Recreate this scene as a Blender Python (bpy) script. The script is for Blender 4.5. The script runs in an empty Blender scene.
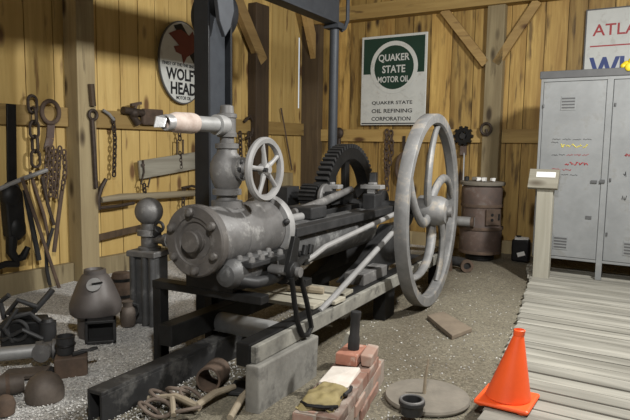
import bpy, math, random
from mathutils import Vector, Matrix
random.seed(7)
PI = math.pi
V3 = Vector
sc = bpy.context.scene

# ------------------------------------------------------------------ camera
F, CAMH, PITCH, ROLL = 600.0, 1.35, math.atan(65/600), 0.0143
cam_d = bpy.data.cameras.new('camera')
cam = bpy.data.objects.new('camera', cam_d)
sc.collection.objects.link(cam)
cam_d.sensor_width = 36
cam_d.lens = F/630*36
cam_d.clip_start = 0.05
cam.matrix_world = Matrix.Translation((0, 0, CAMH)) @ Matrix.Rotation(PI/2-PITCH, 4, 'X') @ Matrix.Rotation(ROLL, 4, 'Z')
sc.camera = cam

# ------------------------------------------------------------------ world, lights, exposure
w = bpy.data.worlds.new('world')
sc.world = w
w.use_nodes = True
bg = w.node_tree.nodes['Background']
bg.inputs[0].default_value = (0.86, 0.93, 1.0, 1)
bg.inputs[1].default_value = 0.6

def area(name, loc, target, sx, sy, power, col=(1, 0.985, 0.95)):
    d = bpy.data.lights.new(name, 'AREA')
    d.shape = 'RECTANGLE'
    d.size, d.size_y = sx, sy
    d.energy = power
    d.color = col
    o = bpy.data.objects.new(name, d)
    o.location = loc
    o.rotation_euler = (V3(target)-V3(loc)).to_track_quat('-Z', 'Y').to_euler()
    sc.collection.objects.link(o)
    return o
area('lamp_over_viewer', (0.0, 0.4, 2.96), (-0.5, 5.2, 0.8), 0.16, 0.22, 105)
area('lamp_over_walkway', (2.4, 3.2, 3.05), (0.3, 5.2, 0.6), 0.18, 0.25, 165)

sc.view_settings.view_transform = 'Standard'
sc.view_settings.look = 'None'
sc.view_settings.gamma = 1
sc.view_settings.use_curve_mapping = False
sc.view_settings.exposure = 0.2

# ------------------------------------------------------------------ frames of the place
def frame(origin, x, y):
    x = V3(x).normalized(); y = V3(y); y = (y-x*y.dot(x)).normalized(); z = x.cross(y)
    m = Matrix((x, y, z)).transposed().to_4x4()
    m.translation = V3(origin)
    return m
W = Matrix.Identity(4)
K = V3((-.157, 9.38, 0))                                   # room corner
BW = frame(K, (.845, -.534, 0), (.534, .845, 0))           # back wall: x to the right, y outward
LW = frame(K, (.534, .845, 0), (-.845, .534, 0))           # left wall: x towards the corner (negative), y outward
EO = V3((.54, 5.31, 0)); EA = V3((.476, .880, 0)).normalized()
EN = frame(EO, (EA.y, -EA.x, 0), EA)                       # engine: x right, y along the engine away from the viewer

def ray(px, py):
    x = (px-315)/F; y = -(py-210)/F
    c, s = math.cos(ROLL), math.sin(ROLL)
    x, y = x*c-y*s, x*s+y*c
    return V3((x, math.cos(PITCH)+y*math.sin(PITCH), -math.sin(PITCH)+y*math.cos(PITCH)))
def gp(px, py, z=0.0):                                     # a point of the ground (or of height z)
    d = ray(px, py)
    return V3((0, 0, CAMH))+d*((z-CAMH)/d.z)
def onwall(M, px, py, off):
    d = ray(px, py); n = M.col[1].to_3d(); P = M.translation-n*off
    t = (P-V3((0, 0, CAMH))).dot(n)/d.dot(n)
    return M.inverted() @ (V3((0, 0, CAMH))+d*t)
def lw(px, py, off=.06): return onwall(LW, px, py, off)
def bw(px, py, off=.06): return onwall(BW, px, py, off)

# ------------------------------------------------------------------ materials
def nt(name):
    m = bpy.data.materials.new(name); m.use_nodes = True
    t = m.node_tree
    return m, t, t.nodes['Principled BSDF']
def N(t, kind, **kw):
    n = t.nodes.new(kind)
    for k, v in kw.items():
        if k in n.inputs.keys(): n.inputs[k].default_value = v
        else: setattr(n, k, v)
    return n
def ramp(t, fac, stops):
    r = t.nodes.new('ShaderNodeValToRGB')
    e = r.color_ramp.elements
    while len(e) < len(stops): e.new(0.5)
    for i, (p, c) in enumerate(stops):
        e[i].position = p; e[i].color = (c[0], c[1], c[2], 1)
    t.links.new(fac, r.inputs[0])
    return r.outputs[0]
def mixc(t, fac, a, b, mode='MIX'):
    n = t.nodes.new('ShaderNodeMix'); n.data_type = 'RGBA'; n.blend_type = mode
    for s, v in ((n.inputs[0], fac), (n.inputs[6], a), (n.inputs[7], b)):
        if isinstance(v, (int, float)): s.default_value = v
        elif isinstance(v, tuple): s.default_value = (v[0], v[1], v[2], 1)
        else: t.links.new(v, s)
    return n.outputs[2]
def bump(t, b, h, strength, dist=0.01):
    n = N(t, 'ShaderNodeBump', Strength=strength, Distance=dist)
    t.links.new(h, n.inputs['Height']); t.links.new(n.outputs[0], b.inputs['Normal'])
def plain(name, c1, c2=None, scale=12, rough=.6, metal=0, bmp=.25, spots=None, spot_scale=25, contrast=.25):
    m, t, b = nt(name)
    c2 = c2 or tuple(x*.6 for x in c1)
    co = N(t, 'ShaderNodeTexCoord')
    n = N(t, 'ShaderNodeTexNoise', Scale=scale, Detail=8.0, Roughness=.65)
    t.links.new(co.outputs['Object'], n.inputs['Vector'])
    col = ramp(t, n.outputs[0], [(.5-contrast, c2), (.5+contrast, c1)])
    if spots:
        n2 = N(t, 'ShaderNodeTexNoise', Scale=spot_scale, Detail=6.0, Roughness=.7)
        t.links.new(co.outputs['Object'], n2.inputs['Vector'])
        f = ramp(t, n2.outputs[0], [(.55, (0, 0, 0)), (.68, (1, 1, 1))])
        col = mixc(t, f, col, spots)
    t.links.new(col, b.inputs['Base Color'])
    b.inputs['Roughness'].default_value = rough
    b.inputs['Metallic'].default_value = metal
    if max(c1) < .07: b.inputs['Specular IOR Level'].default_value = .28
    if bmp:
        n3 = N(t, 'ShaderNodeTexNoise', Scale=scale*5, Detail=5.0)
        t.links.new(co.outputs['Object'], n3.inputs['Vector'])
        bump(t, b, n3.outputs[0], bmp, .006)
    return m
def wood(name, light, dark, knot, axis='Z', rough=.75, grain=1.0, knots=True, vary=.35, streak=0):
    m, t, b = nt(name)
    co = N(t, 'ShaderNodeTexCoord')
    at = N(t, 'ShaderNodeAttribute', attribute_name='bid')
    wn = N(t, 'ShaderNodeTexWhiteNoise', noise_dimensions='1D')
    t.links.new(at.outputs['Fac'], wn.inputs['W'])
    off = N(t, 'ShaderNodeVectorMath', operation='SCALE'); off.inputs['Scale'].default_value = 37
    t.links.new(wn.outputs['Color'], off.inputs[0])
    ad = N(t, 'ShaderNodeVectorMath', operation='ADD')
    t.links.new(co.outputs['Object'], ad.inputs[0]); t.links.new(off.outputs[0], ad.inputs[1])
    def mapped(along, across):
        mp = N(t, 'ShaderNodeMapping')
        s = [across]*3; s['XYZ'.index(axis)] = along
        mp.inputs['Scale'].default_value = s
        t.links.new(ad.outputs[0], mp.inputs['Vector'])
        return mp.outputs[0]
    g = N(t, 'ShaderNodeTexNoise', Scale=1.0, Detail=7.0, Roughness=.62, Distortion=.6)
    t.links.new(mapped(.9*grain, 14*grain), g.inputs['Vector'])
    col = ramp(t, g.outputs[0], [(.3, dark), (.62, light)])
    big = N(t, 'ShaderNodeTexNoise', Scale=1.0, Detail=3.0)
    t.links.new(mapped(.8, 3.2), big.inputs['Vector'])
    f = ramp(t, big.outputs[0], [(.38, (1, 1, 1)), (.62, (0, 0, 0))])
    col = mixc(t, mixc(t, .55, (0, 0, 0), f), col, dark)
    if knots:
        vo = N(t, 'ShaderNodeTexVoronoi', Scale=1.0, Randomness=1.0)
        t.links.new(mapped(1.6, 4.2), vo.inputs['Vector'])
        kf = ramp(t, vo.outputs['Distance'], [(.09, (1, 1, 1)), (.2, (0, 0, 0))])
        col = mixc(t, kf, col, knot)
        st = N(t, 'ShaderNodeTexNoise', Scale=1.0, Detail=8.0)
        t.links.new(mapped(2.0, 12), st.inputs['Vector'])
        sf = ramp(t, st.outputs[0], [(.62-streak, (0, 0, 0)), (.72-streak*.7, (1, 1, 1))])
        col = mixc(t, mixc(t, .75, (0, 0, 0), sf), col, knot)
    hs = N(t, 'ShaderNodeHueSaturation')
    mr = N(t, 'ShaderNodeMapRange'); mr.inputs['To Min'].default_value = 1-vary; mr.inputs['To Max'].default_value = 1+vary*.6
    t.links.new(wn.outputs['Value'], mr.inputs['Value']); t.links.new(mr.outputs[0], hs.inputs['Value'])
    t.links.new(col, hs.inputs['Color'])
    t.links.new(hs.outputs[0], b.inputs['Base Color'])
    b.inputs['Roughness'].default_value = rough
    bump(t, b, g.outputs[0], .35, .01)
    return m
M = {}
M['wall'] = wood('pale_yellow_pine_boards', (.66, .48, .185), (.50, .335, .11), (.17, .09, .035), 'Z', rough=.6, vary=.2)
M['wall_back'] = wood('yellow_pine_boards', (.62, .42, .135), (.30, .17, .045), (.06, .032, .014), 'Z', rough=.6, vary=.4, streak=.07)
M['rail'] = wood('pine_rail', (.52, .36, .13), (.36, .23, .075), (.10, .05, .02), 'X', rough=.6)
M['post'] = wood('weathered_post', (.40, .33, .19), (.24, .185, .10), (.06, .04, .02), 'Z')
M['post_dark'] = wood('dark_post', (.10, .065, .035), (.05, .032, .018), (.03, .02, .012), 'Z')
M['post_corner'] = wood('brown_post', (.17, .12, .065), (.09, .06, .035), (.05, .03, .02), 'Z')
M['brace'] = wood('brace_wood', (.46, .31, .12), (.30, .19, .07), (.1, .05, .02), 'X')
M['plank'] = wood('grey_walkway_wood', (.43, .415, .36), (.17, .162, .135), (.12, .10, .08), 'X', rough=.85, vary=.22, knots=False)
M['grey_wood'] = wood('grey_wood', (.40, .38, .31), (.24, .22, .17), (.12, .1, .07), 'X', rough=.85)
M['grey_wood_z'] = wood('grey_wood_upright', (.37, .355, .295), (.27, .255, .205), (.15, .12, .08), 'Z', rough=.85, vary=.1, knots=False)
M['skid_wood'] = plain('skid_timber_side', (.34, .33, .285), (.07, .068, .06), 5, .85, spots=(.05, .048, .043), spot_scale=4)
M['pole'] = wood('smooth_pole', (.40, .35, .25), (.26, .21, .13), (.15, .1, .06), 'X', rough=.6, knots=False)
M['stick'] = plain('stick_wood', (.34, .29, .21), (.2, .16, .11), 14, .8)
M['iron'] = plain('grey_iron', (.175, .17, .166), (.075, .073, .071), 7, .56, .15, .25, spots=(.27, .265, .255), spot_scale=9)
M['iron_head'] = plain('brownish_grey_iron', (.115, .105, .097), (.055, .05, .046), 8, .6, .1, .3, spots=(.16, .15, .14), spot_scale=12)
M['iron_mid'] = plain('mid_grey_iron', (.10, .10, .10), (.042, .042, .042), 8, .55, .15, .25, spots=(.2, .2, .195), spot_scale=8)
M['furnace'] = plain('dusty_furnace_iron', (.115, .10, .092), (.07, .062, .058), 6, .5, .1, .15)
M['iron_dark'] = plain('dark_iron', (.046, .046, .047), (.017, .017, .017), 8, .5, .1, .2)
M['iron_black'] = plain('black_iron', (.020, .020, .020), (.007, .007, .007), 8, .5, .2, .2)
M['iron_light'] = plain('light_grey_iron', (.30, .297, .293), (.20, .197, .193), 9, .55, .1, .15)
M['wheel'] = plain('flywheel_iron', (.25, .25, .248), (.125, .124, .122), 6, .58, .15, .25, spots=(.33, .29, .235), spot_scale=6)
M['steel_blue'] = plain('painted_steel', (.050, .056, .065), (.034, .038, .045), 8, .5, .1, .1)
M['steel_black'] = plain('black_painted_steel', (.022, .024, .027), (.014, .015, .017), 8, .45, .1, .1)
M['rust'] = plain('rusty_iron', (.15, .10, .07), (.055, .04, .03), 11, .8, .15, .35)
M['rust_red'] = plain('rust_red_iron', (.155, .10, .078), (.065, .055, .05), 5, .7, .1, .3, spots=(.17, .15, .135), spot_scale=5)
M['brown_iron'] = plain('brown_iron', (.14, .115, .095), (.07, .055, .045), 14, .65, .2, .3)
M['chain'] = plain('old_chain', (.085, .06, .045), (.03, .024, .02), 20, .6, .4, .3)
M['galv'] = plain('galvanised_grey', (.36, .36, .355), (.24, .24, .235), 12, .5, .3, .15)
M['white_wrap'] = plain('dirty_white_wrap', (.55, .48, .43), (.30, .22, .18), 14, .7, 0, .2)
M['bright'] = plain('bare_steel', (.60, .60, .60), (.35, .35, .35), 20, .4, .6, .1)
M['locker'] = plain('grey_locker_paint', (.29, .30, .302), (.18, .187, .188), 2.6, .55, .05, .1, spots=(.21, .21, .20), spot_scale=5)
M['locker_dark'] = plain('locker_dark_paint', (.105, .108, .11), (.07, .07, .072), 5, .5, 0, .1)
M['dark'] = plain('opening_shade', (.015, .015, .015), (.01, .01, .01), 5, .8, 0, 0)  # near-black colour standing in for shade inside openings
M['concrete'] = plain('rough_concrete', (.29, .28, .25), (.10, .096, .085), 4, .9, 0, .6, spots=(.09, .087, .08), spot_scale=3.2)
M['plaster'] = plain('white_plaster', (.70, .66, .60), (.52, .46, .40), 10, .9, 0, .5)
M['brick'] = plain('pale_red_brick', (.40, .175, .115), (.28, .12, .08), 16, .85, 0, .3, spots=(.58, .45, .38), spot_scale=10)
M['orange'] = plain('orange_cone_plastic', (1.0, .13, .025), (.86, .10, .02), 6, .42, 0, .03)
M['leather'] = plain('tan_canvas', (.33, .27, .12), (.15, .115, .05), 9, .75, 0, .4)
M['black_plastic'] = plain('black_plastic', (.02, .02, .022), (.012, .012, .014), 9, .4, 0, .1)
M['white'] = plain('white_paper', (.85, .85, .83), (.75, .75, .73), 10, .6, 0, .05)
M['yellow'] = plain('yellow_plastic', (.75, .60, .03), (.6, .45, .02), 10, .5, 0, .1)
M['slab'] = plain('brown_slab', (.22, .175, .125), (.14, .11, .08), 8, .9, 0, .4)
M['disc'] = plain('grey_brown_plate', (.24, .215, .175), (.15, .135, .11), 9, .8, .1, .35)
M['sign_white'] = plain('enamel_white', (.66, .68, .66), (.56, .58, .56), 5, .35, 0, .03, spots=(.50, .50, .47), spot_scale=8)
M['sign_green'] = plain('enamel_dark_green', (.022, .055, .04), (.016, .042, .03), 6, .4, 0, .03)
M['ink'] = plain('ink_black', (.02, .022, .025), (.015, .016, .018), 6, .5, 0, 0)
M['ink_red'] = plain('ink_red', (.42, .04, .045), (.34, .03, .035), 6, .5, 0, 0)
M['ink_blue'] = plain('ink_blue', (.03, .06, .25), (.02, .045, .18), 6, .5, 0, 0)
M['ink_yellow'] = plain('ink_yellow', (.70, .62, .12), (.62, .52, .1), 6, .5, 0, 0)
M['wolf_red'] = plain('wolf_red_brown', (.20, .035, .025), (.16, .028, .02), 6, .5, 0, 0)
M['loop_iron'] = plain('dusty_rusty_iron', (.19, .15, .12), (.09, .065, .05), 12, .8, .1, .3)
M['sill'] = plain('dusty_black_steel', (.035, .035, .036), (.016, .016, .016), 6, .55, .1, .2, spots=(.12, .118, .112), spot_scale=3.5)
M['copper'] = plain('old_copper', (.40, .20, .12), (.25, .13, .09), 10, .4, .6, .1)

def ground_material():
    m, t, b = nt('gravel_and_dirt_ground')
    co = N(t, 'ShaderNodeTexCoord')
    o = co.outputs['Object']
    big = N(t, 'ShaderNodeTexNoise', Scale=.9, Detail=5.0); t.links.new(o, big.inputs['Vector'])
    fine = N(t, 'ShaderNodeTexNoise', Scale=75.0, Detail=4.0, Roughness=.8); t.links.new(o, fine.inputs['Vector'])
    vo = N(t, 'ShaderNodeTexVoronoi', Scale=62.0); t.links.new(o, vo.inputs['Vector'])
    # pale crushed stone on the far side of the engine, brown dirt on the walkway side
    mp = N(t, 'ShaderNodeMapping'); mp.inputs['Location'].default_value = (-EO.x*EA.y+EO.y*EA.x, 0, 0)
    dot = N(t, 'ShaderNodeVectorMath', operation='DOT_PRODUCT'); dot.inputs[1].default_value = (EA.y, -EA.x, 0)
    t.links.new(o, dot.inputs[0])
    ad = N(t, 'ShaderNodeMath', operation='ADD'); ad.inputs[1].default_value = -(EO.x*EA.y-EO.y*EA.x)
    t.links.new(dot.outputs['Value'], ad.inputs[0])
    ad2 = N(t, 'ShaderNodeMath', operation='MULTIPLY_ADD'); ad2.inputs[1].default_value = .9
    t.links.new(big.outputs[0], ad2.inputs[0]); t.links.new(ad.outputs[0], ad2.inputs[2])
    side = ramp(t, ad2.outputs[0], [(.45, (0, 0, 0)), (.8, (1, 1, 1))])
    pale = ramp(t, fine.outputs[0], [(.34, (.27, .265, .25)), (.48, (.62, .61, .59)), (.62, (.88, .87, .84))])
    brown = ramp(t, fine.outputs[0], [(.34, (.10, .085, .06)), (.52, (.235, .205, .14)), (.70, (.42, .385, .29))])
    patch = ramp(t, big.outputs[0], [(.42, (.13, .105, .075)), (.6, (.30, .275, .21))])
    brown = mixc(t, .4, brown, patch)
    col = mixc(t, side, pale, brown)
    vc = ramp(t, vo.outputs['Color'], [(.0, (.55, .55, .55)), (1, (1.25, 1.25, 1.25))])
    col = mixc(t, .8, col, vc, 'MULTIPLY')
    t.links.new(col, b.inputs['Base Color'])
    b.inputs['Roughness'].default_value = .95
    bump(t, b, fine.outputs[0], .9, .02)
    return m
M['ground'] = ground_material()
def stone_material():
    m, t, b = nt('crushed_stone')
    at = N(t, 'ShaderNodeAttribute', attribute_name='bid')
    wn = N(t, 'ShaderNodeTexWhiteNoise', noise_dimensions='1D'); t.links.new(at.outputs['Fac'], wn.inputs['W'])
    c = ramp(t, wn.outputs['Value'], [(0, (.26, .25, .23)), (.5, (.48, .47, .44)), (1, (.70, .69, .66))])
    t.links.new(c, b.inputs['Base Color']); b.inputs['Roughness'].default_value = .9
    return m
M['stone'] = stone_material()
M['mortar'] = plain('old_mortar', (.36, .31, .26), (.22, .17, .14), 12, .95, 0, .5)
def brick_material():
    m, t, b = nt('mortared_brick')
    co = N(t, 'ShaderNodeTexCoord')
    n = N(t, 'ShaderNodeTexNoise', Scale=9.0, Detail=6.0); t.links.new(co.outputs['Object'], n.inputs['Vector'])
    at = N(t, 'ShaderNodeAttribute', attribute_name='bid')
    wn = N(t, 'ShaderNodeTexWhiteNoise', noise_dimensions='1D'); t.links.new(at.outputs['Fac'], wn.inputs['W'])
    c = ramp(t, wn.outputs['Value'], [(0, (.13, .08, .06)), (.6, (.25, .135, .098)), (1, (.34, .22, .17))])
    f = ramp(t, n.outputs[0], [(.5, (0, 0, 0)), (.68, (1, 1, 1))])
    c = mixc(t, mixc(t, .6, (0, 0, 0), f), c, (.40, .36, .31))
    t.links.new(c, b.inputs['Base Color']); b.inputs['Roughness'].default_value = .9
    bump(t, b, n.outputs[0], .5, .01)
    return m
M['brickwork'] = brick_material()

# ------------------------------------------------------------------ mesh builder
def axis_frame(p, z, hint=None):
    z = V3(z).normalized()
    h = V3(hint) if hint else (V3((0, 0, 1)) if abs(z.z) < .9 else V3((1, 0, 0)))
    x = (h-z*h.dot(z)).normalized(); y = z.cross(x)
    m = Matrix((x, y, z)).transposed().to_4x4(); m.translation = V3(p)
    return m
class MB:
    def __init__(s): s.v = []; s.f = []; s.sm = []; s.b = []
    def add(s, vs, fs, smooth=False, bid=None, flip=False):
        o = len(s.v); s.v += [V3(v) for v in vs]
        if bid is None: bid = random.random()*50
        for f in fs:
            s.f.append([i+o for i in (reversed(f) if flip else f)]); s.sm.append(smooth); s.b.append(bid)
        return s
    def boxm(s, m, sx, sy, sz, bid=None, jit=0):
        vs = []
        for z in (-.5, .5):
            for y in (-.5, .5):
                for x in (-.5, .5):
                    vs.append(m @ V3((x*sx+random.uniform(-jit, jit), y*sy+random.uniform(-jit, jit), z*sz+random.uniform(-jit, jit))))
        return s.add(vs, [(0, 2, 3, 1), (4, 5, 7, 6), (0, 1, 5, 4), (2, 6, 7, 3), (0, 4, 6, 2), (1, 3, 7, 5)], False, bid)
    def box(s, x0, x1, y0, y1, z0, z1, bid=None, jit=0):
        return s.boxm(Matrix.Translation(((x0+x1)/2, (y0+y1)/2, (z0+z1)/2)), abs(x1-x0), abs(y1-y0), abs(z1-z0), bid, jit)
    def beam(s, p, q, w, h, up=(0, 0, 1), bid=None):
        p, q = V3(p), V3(q); d = q-p
        z = d.normalized(); u = V3(up); u = (u-z*u.dot(z)).normalized(); x = u.cross(z)
        m = Matrix((x, u, z)).transposed().to_4x4(); m.translation = (p+q)/2
        return s.boxm(m, w, h, d.length, bid)
    def lathe(s, prof, m=None, seg=24, closed=False, cap=True, smooth=True, a0=0, a1=2*PI):
        m = m or Matrix.Identity(4)
        full = abs(a1-a0-2*PI) < 1e-6
        n = seg if full else seg+1
        vs = []
        for r, z in prof:
            for i in range(n):
                a = a0+(a1-a0)*i/seg
                vs.append(m @ V3((r*math.cos(a), r*math.sin(a), z)))
        fs = []
        k = len(prof)
        for j in range(k if closed else k-1):
            j2 = (j+1) % k
            for i in range(seg):
                i2 = (i+1) % n
                fs.append((j*n+i, j*n+i2, j2*n+i2, j2*n+i))
        bid = random.random()*50
        s.add(vs, fs, smooth, bid)
        if cap and not closed and full:
            s.add([vs[i] for i in range(n)], [tuple(reversed(range(n)))], False, bid)
            s.add([vs[(k-1)*n+i] for i in range(n)], [tuple(range(n))], False, bid)
        return s
    def cyl(s, p, q, r0, r1=None, seg=18):
        p, q = V3(p), V3(q); r1 = r0 if r1 is None else r1
        return s.lathe([(r0, 0), (r1, (q-p).length)], axis_frame(p, q-p), seg)
    def pipe(s, p, q, ro, ri, seg=20):
        p, q = V3(p), V3(q); L = (q-p).length
        return s.lathe([(ri, 0), (ro, 0), (ro, L), (ri, L)], axis_frame(p, q-p), seg, closed=True, smooth=False if seg < 12 else True)
    def sphere(s, c, r, seg=20, rings=12, sc_=(1, 1, 1)):
        pr = [(max(1e-4, r*math.sin(PI*i/rings)), -r*math.cos(PI*i/rings)) for i in range(rings+1)]
        m = Matrix.Translation(V3(c)) @ Matrix.Diagonal((sc_[0], sc_[1], sc_[2], 1))
        return s.lathe(pr, m, seg, cap=False)
    def tube(s, pts, r, seg=8, closed=False, flat=1.0):
        pts = [V3(p) for p in pts]; n = len(pts)
        rs = r if isinstance(r, (list, tuple)) else [r]*n
        vs = []; prev = None
        for i in range(n):
            if closed: d = pts[(i+1) % n]-pts[i-1]
            else: d = pts[min(i+1, n-1)]-pts[max(i-1, 0)]
            d.normalize()
            if prev is None:
                h = V3((0, 0, 1)) if abs(d.z) < .9 else V3((1, 0, 0))
                x = (h-d*h.dot(d)).normalized()
            else: x = (prev-d*prev.dot(d)).normalized()
            prev = x; y = d.cross(x)
            for k in range(seg):
                a = 2*PI*k/seg
                vs.append(pts[i]+x*(rs[i]*math.cos(a))+y*(rs[i]*flat*math.sin(a)))
        fs = []
        for i in range(n if closed else n-1):
            i2 = (i+1) % n
            for k in range(seg):
                k2 = (k+1) % seg
                fs.append((i*seg+k, i*seg+k2, i2*seg+k2, i2*seg+k))
        bid = random.random()*50
        s.add(vs, fs, True, bid)
        if not closed:
            s.add(vs[:seg], [tuple(reversed(range(seg)))], False, bid); s.add(vs[-seg:], [tuple(range(seg))], False, bid)
        return s
    def torus(s, c, n, R, r, seg=28, sub=8, sx=1.0, hint=None):
        m = axis_frame(c, n, hint)
        return s.tube([m @ V3((R*sx*math.cos(2*PI*i/seg), R*math.sin(2*PI*i/seg), 0)) for i in range(seg)], r, sub, True)
    def prism(s, poly, m, t, smooth=False):
        n = len(poly)
        vs = [m @ V3((x, y, 0)) for x, y in poly]+[m @ V3((x, y, t)) for x, y in poly]
        fs = [tuple(reversed(range(n))), tuple(range(n, 2*n))]+[(i, (i+1) % n, n+(i+1) % n, n+i) for i in range(n)]
        return s.add(vs, fs, smooth)
    def link(s, c, along, n, L, wd, r):
        m = axis_frame(c, n, along)            # x runs along the chain
        pts = []
        for i in range(14):
            a = 2*PI*i/14
            x = (L/2-wd/2)*(1 if math.cos(a) > 0 else -1)+wd/2*math.cos(a)
            pts.append(m @ V3((x, wd/2*math.sin(a), 0)))
        return s.tube(pts, r, 6, True)
    def chain(s, pts, L, wd, r, n=(0, 1, 0)):
        pts = [V3(p) for p in pts]
        k = 0
        for a, b in zip(pts, pts[1:]):
            d = b-a; c = max(1, round(d.length/(L*.78)))
            for i in range(c):
                nn = V3(n) if k % 2 == 0 else d.cross(V3(n))
                s.link(a+d*((i+.5)/c), d, nn, L, wd, r); k += 1
        return s

COL = sc.collection
ORG = {}
def put(o, c, parent, fr):
    COL.objects.link(o)
    ORG[o.name] = V3(c)
    if parent is None: o.matrix_world = fr @ Matrix.Translation(c)
    else:
        o.parent = parent
        o.matrix_local = Matrix.Translation(V3(c)-ORG[parent.name])
    return o
def tag(o, label=None, cat=None, group=None, kind=None):
    if label: o['label'] = label
    if cat: o['category'] = cat
    if group: o['group'] = group
    if kind: o['kind'] = kind
    return o
def empty(name, fr, at, label, cat, group=None, kind=None):
    o = bpy.data.objects.new(name, None); o.empty_display_size = .1
    put(o, V3(at), None, fr)
    return tag(o, label, cat, group, kind)
def build(mb, name, mat, parent=None, fr=W, bevel=0, label=None, cat=None, group=None, kind=None, recalc=True, sharp=False):
    vs = mb.v
    lo = V3([min(v[i] for v in vs) for i in range(3)]); hi = V3([max(v[i] for v in vs) for i in range(3)])
    c = (lo+hi)/2
    if parent is None: c.z = lo.z
    me = bpy.data.meshes.new(name)
    me.from_pydata([v-c for v in vs], [], mb.f)
    me.polygons.foreach_set('use_smooth', mb.sm)
    a = me.attributes.new('bid', 'FLOAT', 'FACE'); a.data.foreach_set('value', mb.b)
    if recalc:
        import bmesh
        bm = bmesh.new(); bm.from_mesh(me)
        bmesh.ops.remove_doubles(bm, verts=bm.verts, dist=1e-5) if sharp else None
        bmesh.ops.recalc_face_normals(bm, faces=bm.faces)
        for e in bm.edges:
            if len(e.link_faces) == 2 and e.calc_face_angle(0) > .62: e.smooth = False
        bm.to_mesh(me); bm.free()
    me.materials.append(M[mat] if isinstance(mat, str) else mat)
    o = bpy.data.objects.new(name, me)
    put(o, c, parent, fr)
    if bevel:
        b = o.modifiers.new('bevel', 'BEVEL'); b.width = bevel; b.segments = 2; b.limit_method = 'ANGLE'; b.angle_limit = math.radians(40)
    return tag(o, label, cat, group, kind)
def lettering(name, body, x, z, wd, ht, y, mat, parent, label=None, shear=0, bold=0):
    """flat letters in a wall frame: left x, bottom z, width, height"""
    cu = bpy.data.curves.new('t', 'FONT'); cu.body = body; cu.size = 1; cu.extrude = .002; cu.offset = bold
    cu.resolution_u = 3
    to = bpy.data.objects.new('t', cu); COL.objects.link(to)
    bpy.context.view_layer.update()
    me = bpy.data.meshes.new_from_object(to.evaluated_get(bpy.context.evaluated_depsgraph_get()))
    bpy.data.objects.remove(to); bpy.data.curves.remove(cu)
    xs = [v.co.x for v in me.vertices]; ys = [v.co.y for v in me.vertices]
    x0, x1, y0, y1 = min(xs), max(xs), min(ys), max(ys)
    mb = MB()
    mb.add([V3((x+(v.co.x-x0)/(x1-x0)*wd+shear*(v.co.y-y0)/(y1-y0)*ht, y-(v.co.z+.002)*.5, z+(v.co.y-y0)/(y1-y0)*ht)) for v in me.vertices],
           [tuple(p.vertices) for p in me.polygons])
    bpy.data.meshes.remove(me)
    return build(mb, name, mat, parent, label=label, recalc=False)

# ================================================================== SETTING
# floor
def hgt(x, y):
    return .012*math.sin(x*3.1+1.3*y)*math.sin(y*2.3-.7*x)+.006*math.sin(9.1*x+2*y)*math.sin(7.7*y)
g = MB(); nx, ny = 150, 150
vs = [V3((-5+11*i/nx, 1.2+9.6*j/ny, -.012+hgt(-5+11*i/nx, 1.2+9.6*j/ny))) for j in range(ny+1) for i in range(nx+1)]
g.add(vs, [(j*(nx+1)+i, j*(nx+1)+i+1, (j+1)*(nx+1)+i+1, (j+1)*(nx+1)+i) for j in range(ny) for i in range(nx)], True)
g.box(-12, 12, -10, 13, -.25, -.06)
build(g, 'floor', 'ground', kind='structure', recalc=False)
# loose stones: nobody could count them
st = MB()
oct_f = [(0, 2, 4), (2, 1, 4), (1, 3, 4), (3, 0, 4), (2, 0, 5), (1, 2, 5), (3, 1, 5), (0, 3, 5)]
def stone(p, r):
    j = lambda: random.uniform(.6, 1.25)*r
    vs = [(j(), 0, 0), (-j(), 0, 0), (0, j(), 0), (0, -j(), 0), (0, 0, j()*.7), (0, 0, -j()*.7)]
    rot = Matrix.Rotation(random.random()*6.3, 3, 'Z') @ Matrix.Rotation(random.random(), 3, 'X')
    st.add([rot @ V3(v)+p for v in vs], oct_f)
for _ in range(9000):
    px = random.uniform(-10, 300); py = 262+170*random.random()**.8
    p = gp(px, py); q = EN.inverted() @ p; l = LW.inverted() @ p
    if q.x > .1 or l.y > -.15: continue
    stone(V3((p.x, p.y, hgt(p.x, p.y)-.006)), random.uniform(.0035, .0085))
for _ in range(700):
    px = random.uniform(330, 520); py = 270+150*random.random()
    p = gp(px, py); q = EN.inverted() @ p
    stone(V3((p.x, p.y, hgt(p.x, p.y)-.008)), random.uniform(.003, .008))
build(st, 'gravel', 'stone', label='pale crushed stone scattered over the shed floor', cat='gravel', kind='stuff', recalc=False)

# walls of upright boards
def board_wall(name, fr, x0, x1, height, gap_at=None, mat='wall'):
    b = MB(); x = x0
    while x < x1:
        wd = random.uniform(.19, .30); x2 = min(x+wd, x1)
        g0 = .005
        if gap_at and x <= gap_at < x2:
            b.box(x+.002, gap_at-.032, 0, .025, -.05, 3.9); b.box(gap_at+.032, x2, 0, .025, -.05, 3.9)
            b.box(gap_at-.032, gap_at+.032, 0, .025, -.05, 1.9); b.box(gap_at-.032, gap_at+.032, 0, .025, 2.95, 3.9)
        else:
            dy = random.uniform(0, .008)
            b.box(x+g0, x2-g0, dy, .025+dy, -.05, 3.9)
        x = x2
    if not gap_at: b.box(x0, x1, .045, .06, -.05, 3.9)
    else:
        b.box(x0, gap_at+.0, .045, .06, -.05, 3.9); b.box(gap_at+.2, x1, .045, .06, -.05, 3.9)
    return build(b, name, mat, None, fr, kind='structure')
gx = lw(299.5, 80, 0).x
board_wall('wall_left', LW, -10.5, 0, 3.9, gx)
board_wall('wall_back', BW, 0, 8.0, 3.9, None, 'wall_back')
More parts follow.
